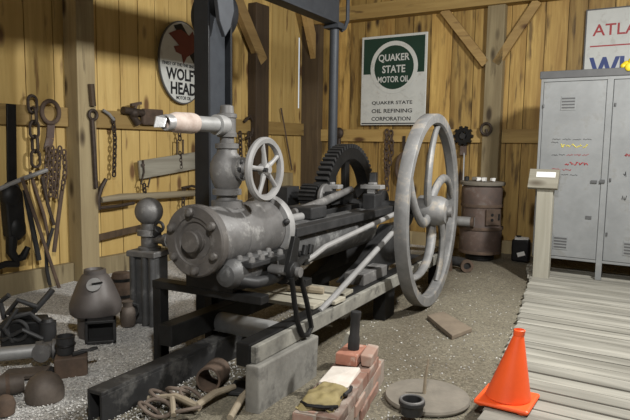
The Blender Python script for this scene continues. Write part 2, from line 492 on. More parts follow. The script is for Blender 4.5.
# the rest of the shed, behind the viewer: a right wall and a front wall with a wide door opening
RW = frame(BW @ V3((8.0, 0, 0)), (-.534, -.845, 0), (.845, -.534, 0))
b = MB(); b.box(0, 10.5, 0, .05, -.05, 3.9); build(b, 'wall_right', 'wall', None, RW, kind='structure')
b = MB(); b.box(0, 2.2, -10.55, -10.5, -.05, 3.9); b.box(6.2, 8, -10.55, -10.5, -.05, 3.9); b.box(2.2, 6.2, -10.55, -10.5, 2.7, 3.9); build(b, 'wall_front', 'wall', None, BW, kind='structure')
# ceiling of dark boards, above the picture
b = MB()
for i in range(18): b.box(-.2+.47*i, .267+.47*i, -10.6, .2, 3.9, 3.94)
build(b, 'ceiling', 'post_dark', None, BW, kind='structure')
# rails nailed along the walls
b = MB(); b.box(-10.4, -.03, -.05, 0, 1.49, 1.67); build(b, 'trim_1', 'rail', None, LW, .004, kind='structure')
b = MB(); b.box(.30, 2.80, -.05, 0, 1.41, 1.585); build(b, 'trim_2', 'rail', None, BW, .004, kind='structure')
b = MB(); b.box(3.02, 6.8, -.05, 0, 1.41, 1.585); build(b, 'trim_3', 'rail', None, BW, .004, kind='structure')
b = MB(); b.box(0, 6.8, -.18, 0, 3.12, 3.32); build(b, 'trim_4', 'rail', None, BW, .006, kind='structure')
b = MB(); b.box(-10.4, -.2, -.18, 0, 3.5, 3.7); build(b, 'trim_5', 'rail', None, LW, .006, kind='structure')
b = MB(); b.box(-10.4, -.2, -.07, 0, -.04, .17); build(b, 'baseboard_left', 'post', None, LW, .004, kind='structure')
b = MB(); b.box(.3, 6.8, -.06, 0, -.04, .16); build(b, 'baseboard_back', 'post', None, BW, .004, kind='structure')
# posts
def post(name, fr, x0, x1, d, mat, z1=3.2):
    b = MB(); b.box(x0, x1, -d, -.001, -.05, z1); return build(b, name, mat, None, fr, .008, kind='structure')
xa = lw(79.5, 150, .2).x
post('trim_6', LW, xa, xa+.20, .20, 'post')
post('trim_7', LW, lw(256, 100, .14).x, lw(269, 100, .14).x, .14, 'post_dark')
post('trim_8', BW, -.02, .30, .14, 'post_corner')
post('trim_9', BW, 2.79, 3.01, .12, 'post')
# diagonal knee braces
def knee(name, fr, p, q, wd, dp, y):
    b = MB(); p = V3((p[0], y, p[1])); q = V3((q[0], y, q[1]))
    b.beam(p, q, wd, dp, (0, 1, 0))
    return build(b, name, 'brace', None, fr, .004, kind='structure')
p0, p1 = lw(236, -4, .12), lw(263, 58, .12)
knee('trim_10', LW, (p0.x-.08, p0.z+.1), (p1.x, p1.z-.05), .17, .09, -.10)
p0, p1 = lw(305, 14, .2), lw(319, 74, .2)
knee('trim_11', LW, (p0.x-.03, p0.z+.15), (p1.x, p1.z), .15, .09, -.2)
p0, p1 = bw(444, 10, .09), bw(486, 64, .09)
knee('trim_12', BW, (p0.x, p0.z), (p1.x, p1.z), .11, .06, -.09)
p0, p1 = bw(538, 1, .09), bw(496, 64, .09)
knee('trim_13', BW, (p0.x, p0.z), (p1.x, p1.z), .11, .06, -.09)

# plank walkway on the right; boards run parallel to the back wall
b = MB()
inv = BW.inverted()
edge = [inv @ gp(*q, .06) for q in ((527, 262), (530, 279), (517.7, 320), (478, 420))]
edge.append(edge[-1]+(edge[-1]-edge[-2])*1.2)
def edge_x(y):
    for a, c in zip(edge, edge[1:]):
        if c.y <= y <= a.y: return a.x+(c.x-a.x)*(y-a.y)/(c.y-a.y)
    return edge[0].x if y > edge[0].y else edge[-1].x
y = edge[0].y-.0
y = -.9
while y > -9.0:
    wd = random.uniform(.12, .155)
    x0 = edge_x(y-wd/2)+random.uniform(-.007, .007)
    dz = random.uniform(-.006, .004)
    b.box(x0, 7.2, y-wd+.013, y, .022+dz, .06+dz, jit=.002)
    y -= wd
build(b, 'walkway', 'plank', None, BW, .003, kind='structure')

# ================================================================== OVERHEAD STEEL
b = MB(); R0 = -.72
def ibeam(b, along0, along1, cx, cz, hgt_, wd, tf, tw, fr_axis):
    for sgn in (-1, 1):
        z = cz+sgn*(hgt_/2-tf/2)
        b.box(cx-wd/2, cx+wd/2, along0, along1, z-tf/2, z+tf/2)
    b.box(cx-tw/2, cx+tw/2, along0, along1, cz-hgt_/2+tf, cz+hgt_/2-tf)
t = empty('crane_beam', EN, (R0, -1.3, 2.54), 'dark grey steel hoist beam running overhead from the black column to the slim pipe post', 'steel beam')
b = MB(); ibeam(b, -4.6, .62, R0, 2.70, .32, .14, .02, .03, 0); build(b, 'beam', 'steel_blue', t, bevel=.003)
b = MB(); b.tube([(R0+.09, .62, 2.86), (R0+.09, .66, 2.8), (R0+.09, .66, 2.6), (R0+.07, .64, 2.52), (R0+.05, .60, 2.49)], .02, 8); build(b, 'end_bracket', 'steel_blue', t)
t = empty('steel_column', EN, (R0, -1.38, 0), 'tall black steel column with flanges standing behind the grey engine cylinder', 'column')
b = MB()
b.box(R0-.065, R0+.065, -1.52, -1.50, 0, 2.535); b.box(R0-.065, R0+.065, -1.26, -1.24, 0, 2.535)
build(b, 'flange', 'steel_black', t, bevel=.003)  # darker than the web: the unlit side's shade is put into the colour
b = MB(); b.box(R0-.012, R0+.012, -1.50, -1.26, 0, 2.535); build(b, 'web', 'steel_blue', t)
b = MB(); b.box(R0-.15, R0+.15, -1.55, -1.21, -.03, .02); build(b, 'base_plate', 'steel_black', t)
t = empty('pipe_post', EN, (R0, .55, 0), 'slim round steel post under the far end of the overhead beam, behind the toothed gear', 'post')
b = MB(); b.cyl((R0, .55, 0), (R0, .55, 2.50), .047, seg=20); build(b, 'pipe', 'steel_blue', t)
b = MB(); b.box(R0-.08, R0+.08, .47, .63, 2.50, 2.538); build(b, 'top_plate', 'steel_blue', t)
b = MB(); b.box(R0-.10, R0+.10, .45, .65, -.03, .02); build(b, 'foot_plate', 'steel_black', t)
# hoist at the head of the column
t = empty('chain_hoist', EN, (R0, -1.1, 2.1), 'round black hoist with a hanging hook block at the top of the steel column', 'hoist')
hm = axis_frame((R0-.20, -1.19, 2.335), (.1, 1, 0))
b = MB(); b.lathe([(.02, 0), (.185, 0), (.195, .02), (.195, .12), (.185, .14), (.02, .14)], hm, 36); build(b, 'housing', 'steel_black', t)
b = MB(); b.cyl((R0+.014, -1.38, 2.36), (R0+.10, -1.38, 2.36), .105, .09, 28); build(b, 'drum', 'iron_black', t)
b = MB(); b.prism([(-.09, .22), (.07, .22), (.085, .06), (.05, -.06), (.0, -.13), (-.05, -.03)], frame((R0+.125, -1.45, 2.22), (.2, 1, 0), (0, 0, 1)), .04); build(b, 'hook_block', 'steel_blue', t, bevel=.006)
b = MB(); b.box(R0-.22, R0+.05, -1.18, -1.06, 2.50, 2.538); build(b, 'hanger', 'steel_black', t)

# ================================================================== ENGINE
eng = empty('steam_engine', EN, (0, -1.0, 0), 'large grey horizontal steam engine with bolted cylinder, handwheel valve, gear and big flywheel', 'steam engine')
CZ = .835
def bolt(mb, p, d, r=.024, h=.03):
    d = V3(d).normalized(); m = axis_frame(p, d)
    mb.lathe([(r*1.05, 0), (r*1.05, h*.3), (r, h*.4), (r*.9, h*.8), (r*.45, h), (.001, h)], m, 10, cap=False); return mb
# skid
b = MB(); b.box(.275, .36, -2.48, 1.1, .21, .335); build(b, 'skid_beam', 'iron_black', eng, bevel=.006)
b = MB(); b.box(.36, .395, -2.47, .9, .235, .325); build(b, 'skid_side_board', 'skid_wood', eng, bevel=.005, label='pale weathered side of the skid')
b = MB(); b.box(-.31, -.21, -2.42, 1.1, .20, .325); build(b, 'skid_beam', 'iron_black', eng, bevel=.006)
for a in (-1.98, -1.2, .75):
    b = MB(); b.cyl((-.24, a, .24), (.24, a, .24), .062 if a < -1.5 else .04); build(b, 'cross_pipe', 'galv' if a < -1.5 else 'iron_dark', eng)
for a in (-.5, .9):
    for r in (-.3, .3):
        b = MB(); b.box(r-.05, r+.05, a-.1, a+.1, -.02, .21); build(b, 'skid_foot', 'iron_black', eng)
# frame that carries the cylinder
b = MB(); b.box(-.44, .33, -2.33, -2.25, .50, .545); build(b, 'cross_beam', 'iron_black', eng, bevel=.004)
b = MB(); b.box(-.44, .33, -1.85, -1.77, .50, .545); build(b, 'cross_beam', 'iron_black', eng, bevel=.004)
for r, a in ((-.41, -2.29), (-.41, -1.81)):
    b = MB(); b.box(r-.03, r+.03, a-.035, a+.035, -.02, .50); build(b, 'support_leg', 'iron_black', eng, bevel=.003)
b = MB(); b.box(-.16, .16, -2.36, -1.72, .545, .72); build(b, 'cylinder_saddle', 'iron_black', eng, bevel=.01)
# cylinder
cm = axis_frame((0, -2.48, CZ), (0, 1, 0), (0, 0, 1))
b = MB(); b.lathe([(.165, .05), (.172, .06), (.172, .28), (.178, .285), (.178, .30), (.172, .305), (.172, .68), (.16, .70)], cm, 48)
cyl = build(b, 'cylinder', 'iron', eng)
b = MB(); b.lathe([(.001, .0), (.055, 0), (.062, .004), (.064, .018), (.095, .02), (.105, .010), (.125, .008), (.13, .0), (.186, .0), (.195, .008), (.195, .05), (.165, .055)][::-1], cm, 48, cap=False)
hd = build(b, 'cylinder_head', 'iron_head', cyl)
b = MB(); b.lathe([(.165, .655), (.20, .66), (.205, .67), (.205, .715), (.195, .725), (.1, .73)], cm, 48); fl = build(b, 'rear_flange', 'iron_light', cyl)
for i in range(6):
    a = PI/2+i*PI/3+.1
    b = bolt(MB(), (.155*math.cos(a), -2.48, CZ+.155*math.sin(a)), (0, -1, 0)); build(b, 'bolt', 'iron_head', hd)
    b = bolt(MB(), (.188*math.cos(a-.35), -1.82, CZ+.188*math.sin(a-.35)), (0, -1, 0), .018); build(b, 'bolt', 'iron_dark', fl)
b = MB(); b.lathe([(.001, -.034), (.054, -.034), (.060, -.026), (.060, .006)][::-1], cm, 32, cap=False); build(b, 'centre_boss', 'iron_head', hd)
# valve chest and elbow low on the right side
b = MB()
b.lathe([(.03, 0), (.06, .01), (.078, .04), (.078, .40), (.065, .44), (.03, .45)], axis_frame((.155, -2.42, .655), (0, 1, 0), (0, 0, 1)), 24)
ch = build(b, 'valve_chest', 'iron_mid', eng)
b = MB(); b.box(.15, .27, -2.33, -1.99, .69, .72); build(b, 'chest_cover', 'iron_dark', ch, bevel=.006)
for i in range(4):
    for r in (.17, .25):
        build(bolt(MB(), (r, -2.30+.095*i, .72), (0, 0, 1), .018, .03), 'bolt', 'iron', ch)
b = MB(); b.tube([(.17, -2.36, .65), (.21, -2.34, .62), (.245, -2.27, .60), (.26, -2.16, .595), (.265, -2.0, .60)], [.026, .03, .032, .032, .03], 14); build(b, 'exhaust_elbow', 'iron_dark', ch)
b = MB(); b.lathe([(.03, 0), (.055, 0), (.055, .03), (.03, .03)], axis_frame((.265, -2.03, .60), (0, 1, .05)), 20); build(b, 'elbow_collar', 'iron_dark', ch)
# throttle valve, stem pipe, handwheel
VA = -2.185
vz = axis_frame((0, VA, .99), (0, 0, 1))
b = MB(); b.lathe([(.088, 0), (.088, .04), (.060, .045), (.058, .07), (.082, .075), (.082, .105), (.066, .11), (.082, .14), (.094, .18), (.097, .215), (.092, .25), (.075, .29), (.058, .31), (.055, .33), (.066, .335), (.066, .36), (.045, .365)], vz, 36)
vb = build(b, 'throttle_valve', 'iron', eng)
b = MB(); b.cyl((.05, VA, 1.212), (.10, VA, 1.212), .066, .056, 24); b.cyl((.10, VA, 1.212), (.112, VA, 1.212), .066, .066, 24); b.cyl((.112, VA, 1.212), (.145, VA, 1.212), .03, .026); build(b, 'bonnet', 'iron', vb)
for i in range(6):
    a = i*PI/3; build(bolt(MB(), (.108, VA+.046*math.cos(a), 1.212+.046*math.sin(a)), (1, 0, 0), .012, .018), 'bolt', 'iron_dark', vb)
b = MB(); b.cyl((.14, VA+.0, 1.212), (.27, VA, 1.212), .011); build(b, 'valve_stem', 'iron_dark', vb)
hw = MB(); HWX = .235; hm = axis_frame((HWX, VA+.03, 1.212), (1, 0, 0), (0, 0, 1))
hw.lathe([(.145, -.016), (.168, -.020), (.178, -.008), (.178, .008), (.168, .020), (.145, .016), (.140, .0)], hm, 48, closed=True)
wheel = build(hw, 'handwheel', 'iron_light', vb)
b = MB(); b.lathe([(.012, -.03), (.032, -.028), (.034, .022), (.02, .034), (.012, .034)], hm, 20); build(b, 'hub', 'iron_light', wheel)
for i in range(5):
    a = .2+2*PI*i/5; b = MB()
    b.tube([hm @ V3((.025*math.cos(a), .025*math.sin(a), 0)), hm @ V3((.09*math.cos(a), .09*math.sin(a), .004)), hm @ V3((.152*math.cos(a), .152*math.sin(a), 0))], [.017, .012, .014], 10)
    build(b, 'spoke', 'iron_light', wheel)
b = MB()
b.lathe([(.04, 1.34), (.04, 1.385), (.054, 1.388), (.056, 1.41), (.05, 1.415), (.05, 1.49), (.056, 1.495), (.056, 1.515), (.04, 1.52), (.036, 1.56), (.02, 1.565)], Matrix.Translation((0, VA, 0)), 28)
build(b, 'pipe_tee', 'iron', vb)
b = MB(); b.cyl((0, VA-.03, 1.452), (0, VA-.10, 1.452), .056, .056, 24); b.cyl((0, VA-.09, 1.452), (0, VA-.34, 1.452), .041, .041, 24); build(b, 'steam_pipe', 'galv', vb)
b = MB(); b.lathe([(.03, 0), (.05, .0), (.054, .02), (.052, .14), (.044, .17), (.03, .19)], axis_frame((0, VA-.28, 1.452), (0, -1, 0)), 24); build(b, 'wrapped_end', 'white_wrap', vb)
b = MB(); b.pipe((0, VA-.44, 1.452), (0, VA-.50, 1.448), .040, .030, 16); b.boxm(Matrix.Translation((-.02, VA-.51, 1.455)) @ Matrix.Rotation(.6, 4, 'Z'), .05, .006, .05, jit=.012); build(b, 'torn_pipe_mouth', 'bright', vb, bevel=.004, label='bright torn metal end')
# engine bed: two rails and trough
for r in (-.17, .17):
    b = MB(); b.box(r-.045, r+.045, -1.76, .22, CZ-.055, CZ+.005); build(b, 'bed_rail', 'iron_dark', eng, bevel=.006)
b = MB(); b.lathe([(.001, 0), (.15, 0), (.15, 1.35), (.001, 1.35)], axis_frame((0.03, -1.75, CZ-.15), (0, 1, 0), (0, 0, 1)), 32)
build(b, 'bed_trough', 'iron_mid', eng)
b = MB(); b.prism([(-1.0, .335), (.35, .335), (.28, .66), (-.15, .68), (-.62, .44)], frame((.10, 0, 0), (0, 1, 0), (0, 0, 1)), .12); build(b, 'bed_leg', 'iron_dark', eng, bevel=.008)
b = MB(); b.prism([(-1.0, .335), (.35, .335), (.28, .66), (-.15, .68), (-.62, .44)], frame((-.24, 0, 0), (0, 1, 0), (0, 0, 1)), .12); build(b, 'bed_leg', 'iron_dark', eng, bevel=.008)
b = MB(); b.box(.18, .34, -1.0, -.55, .335, .42); build(b, 'bed_foot', 'iron', eng, bevel=.006)
# crosshead, rods
b = MB(); b.cyl((0, -1.76, CZ+.02), (0, -1.2, CZ+.02), .028); build(b, 'piston_rod', 'iron_light', eng)
b = MB(); b.box(-.13, .08, -1.33, -1.10, CZ+.0, CZ+.085); b.box(-.22, .0, -1.25, -.95, CZ+.02, CZ+.065); build(b, 'crosshead', 'iron_dark', eng, bevel=.01)
b = MB(); b.tube([(-.05, -1.36, CZ+.045), (-.05, -.9, CZ+.09), (-.05, -.42, CZ+.155)], [.028, .034, .026], 12); build(b, 'connecting_rod', 'iron', eng)
# crankshaft and bearings
b = MB(); b.cyl((-.52, 0, CZ-.015), (.62, 0, CZ-.015), .055); build(b, 'crankshaft', 'iron_dark', eng)
b = MB(); b.prism([(-.07, -.12), (.07, -.12), (.08, .1), (.05, .28), (-.05, .28), (-.08, .1)], frame((-.06, 0, CZ), (-.25, 1, 0), (0, 0, 1)), .06); b.lathe([(.02, 0), (.13, 0), (.13, .05), (.02, .05)], axis_frame((.03, 0, CZ), (1, 0, 0)), 24); build(b, 'crank', 'iron_dark', eng, bevel=.006)
for r, a in ((-.25, -.40), (.05, -.20)):
    b = MB(); b.box(r-.06, r+.06, a-.08, a+.08, CZ-.15, CZ+.11); bb = build(b, 'bearing', 'iron_dark', eng, bevel=.01)
    b = MB(); b.box(r-.035, r+.035, a-.04, a+.04, CZ+.11, CZ+.15); b.box(r-.095, r+.095, a-.05, a+.05, CZ+.15, CZ+.185); b.box(r-.03, r+.03, a-.03, a+.03, CZ+.185, CZ+.205); build(b, 'bearing_cap', 'iron_light', bb, bevel=.005, label='light grey bearing cap')
# toothed gear
gm = axis_frame((-.36, 0, CZ-.015), (1, 0, 0), (0, 0, 1))
b = MB(); b.lathe([(.41, 0), (.51, 0), (.51, .12), (.41, .12)], gm, 72, closed=True)
gear = build(b, 'gear_wheel', 'iron_black', eng)
NT = 64
b = MB()
for i in range(NT):
    m = gm @ Matrix.Rotation(2*PI*i/NT, 4, 'Z') @ Matrix.Translation((.525, 0, .06)); b.boxm(m, .04, .026, .12)
build(b, 'teeth', 'iron_dark', gear)
for i in range(5):
    a = .05+2*PI*i/5
    b = MB(); m = gm @ Matrix.Rotation(a, 4, 'Z') @ Matrix.Translation((.25, 0, .06)); b.boxm(m, .36, .085, .05); build(b, 'spoke', 'iron_black', gear, bevel=.006)
b = MB(); b.lathe([(.05, -.02), (.10, -.02), (.10, .14), (.05, .14)], gm, 28); build(b, 'hub', 'iron_black', gear)
# pinion and plate beside it
pm = axis_frame((-.40, -.60, .93), (1, 0, 0), (0, 0, 1))
b = MB(); b.lathe([(.02, 0), (.085, 0), (.085, .16), (.02, .16)], pm, 28); pin = build(b, 'pinion', 'iron_black', eng)
b = MB()
for i in range(18):
    m = pm @ Matrix.Rotation(2*PI*i/18, 4, 'Z') @ Matrix.Translation((.093, 0, .08)); b.boxm(m, .02, .016, .15)
build(b, 'teeth', 'iron_dark', pin)
b = MB(); b.lathe([(.02, .18), (.10, .18), (.108, .19), (.108, .21), (.10, .22), (.02, .22)], pm, 32); build(b, 'side_disc', 'iron', pin)
b = MB(); b.cyl((-.62, -.60, .93), (-.1, -.60, .93), .03); b.box(-.16, -.1, -.68, -.52, CZ+.04, .98); b.box(-.62, -.5, -.70, -.50, .5, 1.0); b.box(-.60, -.52, -.64, -.56, -.02, .5); build(b, 'pinion_shaft', 'iron_dark', pin)
# flywheel
FR, FX = .812, .50
fm = axis_frame((FX, 0, .812), (1, 0, 0), (0, 1, 0))       # x = along the engine, y = -z? kept radial only
b = MB(); b.lathe([(.738, -.046), (.808, -.05), (.812, -.044), (.812, .044), (.808, .05), (.738, .046), (.726, .03), (.726, -.03)], fm, 96, closed=True)
fw = build(b, 'flywheel', 'wheel', eng)
b = MB(); b.lathe([(.05, -.10), (.115, -.10), (.125, -.085), (.125, .085), (.115, .11), (.10, .14), (.05, .15)], fm, 32); build(b, 'hub', 'wheel', fw)
b = MB(); b.cyl((FX+.14, 0, .812), (FX+.19, 0, .812), .05); build(b, 'shaft_end', 'iron', fw)
for k in range(5):
    end = math.radians(150-72*k)
    pts = []; rs = []
    for i in range(13):
        u = i/12; rho = .10+.635*u
        an = end+math.radians(64)*(1-u)
        pts.append((FX+.02*math.sin(PI*u), rho*math.cos(an), .812+rho*math.sin(an))); rs.append(.046-.014*u)
    b = MB(); b.tube(pts, rs, 12, flat=.75); build(b, 'spoke', 'wheel', fw)
fw.rotation_euler.z = math.radians(2.2)
# eccentric rods and reversing link on the right side
b = MB(); b.tube([(.30, -1.80, .655), (.30, -1.70, .665), (.30, -1.55, .70), (.31, -.15, .815)], [.022, .017, .018, .02], 10); build(b, 'valve_rod', 'iron_light', eng)
b = MB(); b.tube([(.36, -1.72, .33), (.36, -1.55, .37), (.35, -.2, .75)], [.018, .02, .022], 10); build(b, 'eccentric_rod', 'iron_light', eng)
b = MB(); b.lathe([(.04, 0), (.16, 0), (.16, .05), (.04, .05)], axis_frame((.26, 0, CZ-.015), (1, 0, 0)), 32); build(b, 'eccentric', 'iron_dark', eng)
b = MB()
b.lathe([(.02, 0), (.055, 0), (.055, .03), (.03, .04), (.02, .05)], axis_frame((.385, -2.12, .655), (1, 0, 0)), 24)
b.prism([(-.05, 0), (.05, 0), (.085, .17), (.03, .19)], frame((.36, -2.11, .655), (0, 1, 0), (0, 0, 1)), .03)
lk = build(b, 'rocker', 'iron_black', eng, bevel=.004)
b = MB(); b.tube([(.415, -2.16, .63), (.415, -2.125, .48), (.415, -2.085, .35), (.415, -2.03, .27), (.415, -1.97, .255), (.415, -1.925, .29), (.415, -1.98, .44), (.415, -2.07, .63)], .015, 10); build(b, 'hanging_link', 'iron_black', lk)
b = MB(); b.cyl((.25, -2.12, .655), (.45, -2.12, .655), .028); build(b, 'pivot', 'iron', lk)
b = MB(); b.tube([(.40, -2.08, .68), (.36, -1.95, .69), (.31, -1.82, .67)], .02, 8); build(b, 'rocker_arm', 'iron_black', lk)
b = MB(); b.cyl((.27, -1.86, .70), (.27, -1.74, .68), .02); b.box(.28, .32, -1.85, -1.78, .63, .69); b.cyl((.30, -1.82, .69), (.30, -1.80, .745), .02); b.cyl((.30, -1.75, .69), (.30, -1.73, .74), .018); build(b, 'rod_clevis', 'iron_black', lk, bevel=.004)

# concrete block, sill, planks
b = MB(); b.box(.34, .43, -2.50, -1.87, -.05, .232, jit=.008); build(b, 'concrete_pier', 'concrete', None, EN, .01, 'rough grey concrete block under the near end of the engine skid', 'concrete block')
t = empty('sill_beam', EN, (-.22, -2.4, 0), 'black steel channel beam on the gravel running from the lower left under the cylinder', 'beam')
b = MB(); b.box(-.25, -.15, -2.98, -1.6, .137, .155); b.box(-.165, -.15, -2.98, -1.6, -.03, .137); b.box(-.25, -.235, -2.98, -1.6, -.03, .137); build(b, 'channel', 'sill', t, bevel=.003)
for i, (a0, r0, r1, z, rz, lab) in enumerate(((-1.68, -.42, .33, .338, .02, 'grey plank lying across the skid, nearest the cylinder'), (-1.50, -.30, .40, .338, -.03, 'grey plank lying across the skid, in the middle of the three'), (-1.31, -.25, .36, .338, .05, 'grey plank lying across the skid, farthest from the cylinder'))):
    b = MB(); b.boxm(Matrix.Translation(((r0+r1)/2, a0, z+.013)) @ Matrix.Rotation(rz, 4, 'Z'), r1-r0, .15, .024)
    build(b, 'plank', 'grey_wood', None, EN, .003, lab, 'plank', 'planks lying across the engine skid')
b = MB(); b.tube([(.0, -1.52, .388), (.12, -1.48, .39), (.25, -1.46, .388)], [.024, .028, .024], 8, flat=.8); build(b, 'wood_offcut', 'stick', None, EN, 0, 'short tan piece of wood lying on the planks across the skid', 'wood scrap')
b = MB(); b.boxm(Matrix.Translation((.52, -1.67, .10)) @ Matrix.Rotation(.35, 4, 'Y'), .03, .13, .26); build(b, 'leaning_board', 'grey_wood_z', None, EN, .003, 'short grey board leaning under the skid beside the brick pier', 'board')

# ================================================================== PUMP WITH BALL
P = gp(147, 323); P = V3((P.x, P.y+.10, 0))
FP = Matrix.Translation(P) @ Matrix.Rotation(-.35, 4, 'Z')
t = empty('iron_pump', FP, (0, 0, 0), 'dark iron pump with a round ball on top, left of the cylinder', 'pump')
b = MB(); b.box(-.11, .11, -.085, .085, -.02, .50); build(b, 'body', 'iron_mid', t, bevel=.015)
for x in (-.085, .02, .085):
    b = MB(); b.cyl((x, -.092, -.02), (x, -.092, .50), .026, .026, 14); build(b, 'rib', 'iron_mid', t)
b = MB(); b.box(-.125, .125, -.12, .12, .50, .545); build(b, 'top_flange', 'iron', t, bevel=.008)
b = MB(); b.lathe([(.085, .545), (.085, .565), (.062, .57), (.062, .65), (.09, .655), (.09, .695), (.06, .70), (.055, .745)], None, 24); build(b, 'neck', 'iron', t)
b = MB(); b.sphere((0, 0, .835), .105, 28, 18); build(b, 'ball', 'iron', t)
b = MB(); b.cyl((.03, 0, .63), (.19, -.02, .63), .035); b.cyl((.15, -.02, .63), (.18, -.02, .63), .05); build(b, 'side_pipe', 'iron', t)
b = MB(); b.cyl((.06, -.02, .66), (.11, -.04, .71), .03); b.torus((.12, -.045, .73), (0, 1, 0), .035, .012); build(b, 'cock', 'iron_dark', t)

# ================================================================== LEFT FLOOR THINGS
P = gp(89, 339); FP = Matrix.Translation((P.x, P.y+.14, 0))
t = empty('iron_furnace', FP, (0, 0, 0), 'squat black iron furnace with a dome top by the wooden post', 'furnace')
b = MB(); b.lathe([(.125, -.02), (.125, .12), (.15, .135), (.172, .155), (.178, .19), (.174, .225), (.150, .29), (.118, .37), (.092, .415), (.076, .43), (.074, .46), (.06, .463), (.05, .445)], None, 40); build(b, 'dome', 'furnace', t)
b = MB(); b.boxm(frame((.09, -.145, .07), (.95, .3, 0), (0, 0, 1)), .19, .16, .03); b2 = MB()
fm2 = frame((.09, -.16, .07), (.95, .3, 0), (0, 0, 1))
b = MB()
for (x, y_, sx, sy) in ((-.09, 0, .02, .16), (.09, 0, .02, .16), (0, .07, .2, .02), (0, -.07, .2, .02)): b.boxm(fm2 @ Matrix.Translation((x, y_, 0)), sx, sy, .10)
build(b, 'door_frame', 'iron_dark', t, bevel=.004)
b = MB(); b.boxm(fm2 @ Matrix.Translation((0, 0, -.03)), .16, .12, .02); build(b, 'door_shade', 'dark', t)  # solid plate; the shade of the opening is put into its colour
fm3 = frame((.035, -.118, .375), (1, .0, 0), (0, .62, .82))
b = MB(); b.lathe([(.001, 0), (.048, 0), (.05, .006), (.001, .008)], fm3, 24); build(b, 'lid_plate', 'galv', t, label='pale metal plate')
b = MB(); b.cyl(fm3 @ V3((-.01, 0, .012)), fm3 @ V3((.06, .012, .016)), .007); build(b, 'handle', 'iron_black', t)
# keg behind it
P = gp(119, 303); FP = Matrix.Translation((P.x, P.y+.08, 0))
t = empty('small_keg', FP, (0, 0, 0), 'small brown keg on the gravel behind the black furnace', 'keg')
b = MB(); b.lathe([(.075, -.01), (.09, .06), (.094, .12), (.09, .18), (.076, .24), (.07, .245)], None, 16, smooth=False); build(b, 'staves', 'rust', t)
for z, r in ((.05, .091), (.19, .092)):
    b = MB(); b.lathe([(r-.006, z-.012), (r+.003, z-.012), (r+.003, z+.012), (r-.006, z+.012)], None, 24, closed=True); build(b, 'hoop', 'iron_black', t)
# jug
P = gp(126, 326); FP = Matrix.Translation((P.x, P.y+.05, 0))
t = empty('metal_jug', FP, (0, 0, 0), 'small tan metal jug between the furnace and the iron pump', 'jug')
b = MB(); b.lathe([(.05, -.01), (.056, .02), (.058, .09), (.05, .12), (.035, .135), (.038, .165), (.042, .175), (.034, .172)], None, 24); build(b, 'body', 'brown_iron', t)
b = MB(); b.tube([(.036, 0, .16), (.075, 0, .15), (.08, 0, .10), (.056, 0, .06)], .007, 8); build(b, 'handle', 'iron_dark', t)
# wooden block, pot and tongs
P = gp(70, 375); FB = Matrix.Translation((P.x, P.y+.05, 0)) @ Matrix.Rotation(.35, 4, 'Z')
b = MB(); b.box(-.10, .085, -.065, .075, -.015, .105, jit=.006); build(b, 'wood_block', 'rust', None, FB, .01, 'rough brown block on the gravel carrying a small black pot', 'block')
t = empty('small_pot', FB, (-.03, .02, .105), 'small black open pot standing on the brown block', 'pot')
b = MB(); b.lathe([(.03, .107), (.045, .11), (.05, .15), (.052, .21), (.056, .215), (.046, .215), (.042, .15), (.03, .12)], Matrix.Translation((-.04, .02, 0)), 28); build(b, 'body', 'iron_dark', t)
b = MB(); b.torus((-.04, .02, .165), (0, 0, 1), .053, .006); build(b, 'band', 'iron_black', t)
t = empty('tongs', FB, (.03, .0, .115), 'small iron tongs lying on the brown block beside the black pot', 'tongs')
for s in (-1, 1):
    b = MB(); b.tube([(.0+.0, -.035+.012*s, .118), (.05, -.01+.004*s, .122+.006*s), (.10, .0-.012*s, .125), (.135, .01-.004*s, .13)], .009, 8); build(b, 'arm', 'iron_dark', t)
# dome and drums
P = gp(38, 403); FP = Matrix.Translation((P.x, P.y+.08, 0)) @ Matrix.Scale(1.12, 4)
b = MB(); b.lathe([(.086, -.01), (.088, .03), (.082, .06), (.064, .092), (.038, .112), (.012, .118), (.001, .118)], None, 32); build(b, 'iron_dome', 'brown_iron', None, FP, 0, 'brown rounded iron dome on the gravel at lower left', 'iron dome')
P = gp(8, 397); FP = Matrix.Translation((P.x-.02, P.y+.06, .045)) @ Matrix.Rotation(.5, 4, 'Z') @ Matrix.Rotation(PI/2, 4, 'Y')
t = empty('iron_drum', FP, (.045, 0, 0), 'short brown iron drum lying on its side beyond the iron dome, by the photo edge', 'drum')
b = MB(); b.lathe([(.01, -.07), (.052, -.07), (.055, -.06), (.055, .05), (.05, .07), (.01, .07)], None, 28); build(b, 'shell', 'brown_iron', t)
b = MB(); b.lathe([(.05, -.02), (.059, -.02), (.059, 0), (.05, 0)], None, 28, closed=True); build(b, 'band', 'rust', t)
P = gp(0, 416); FP = Matrix.Translation((P.x, P.y+.05, 0))
b = MB(); b.lathe([(.045, -.01), (.05, .04), (.04, .07), (.015, .085), (.001, .086)], None, 24); build(b, 'iron_lump', 'rust', None, FP, 0, 'small rusty rounded iron piece at the bottom left photo edge', 'iron piece')
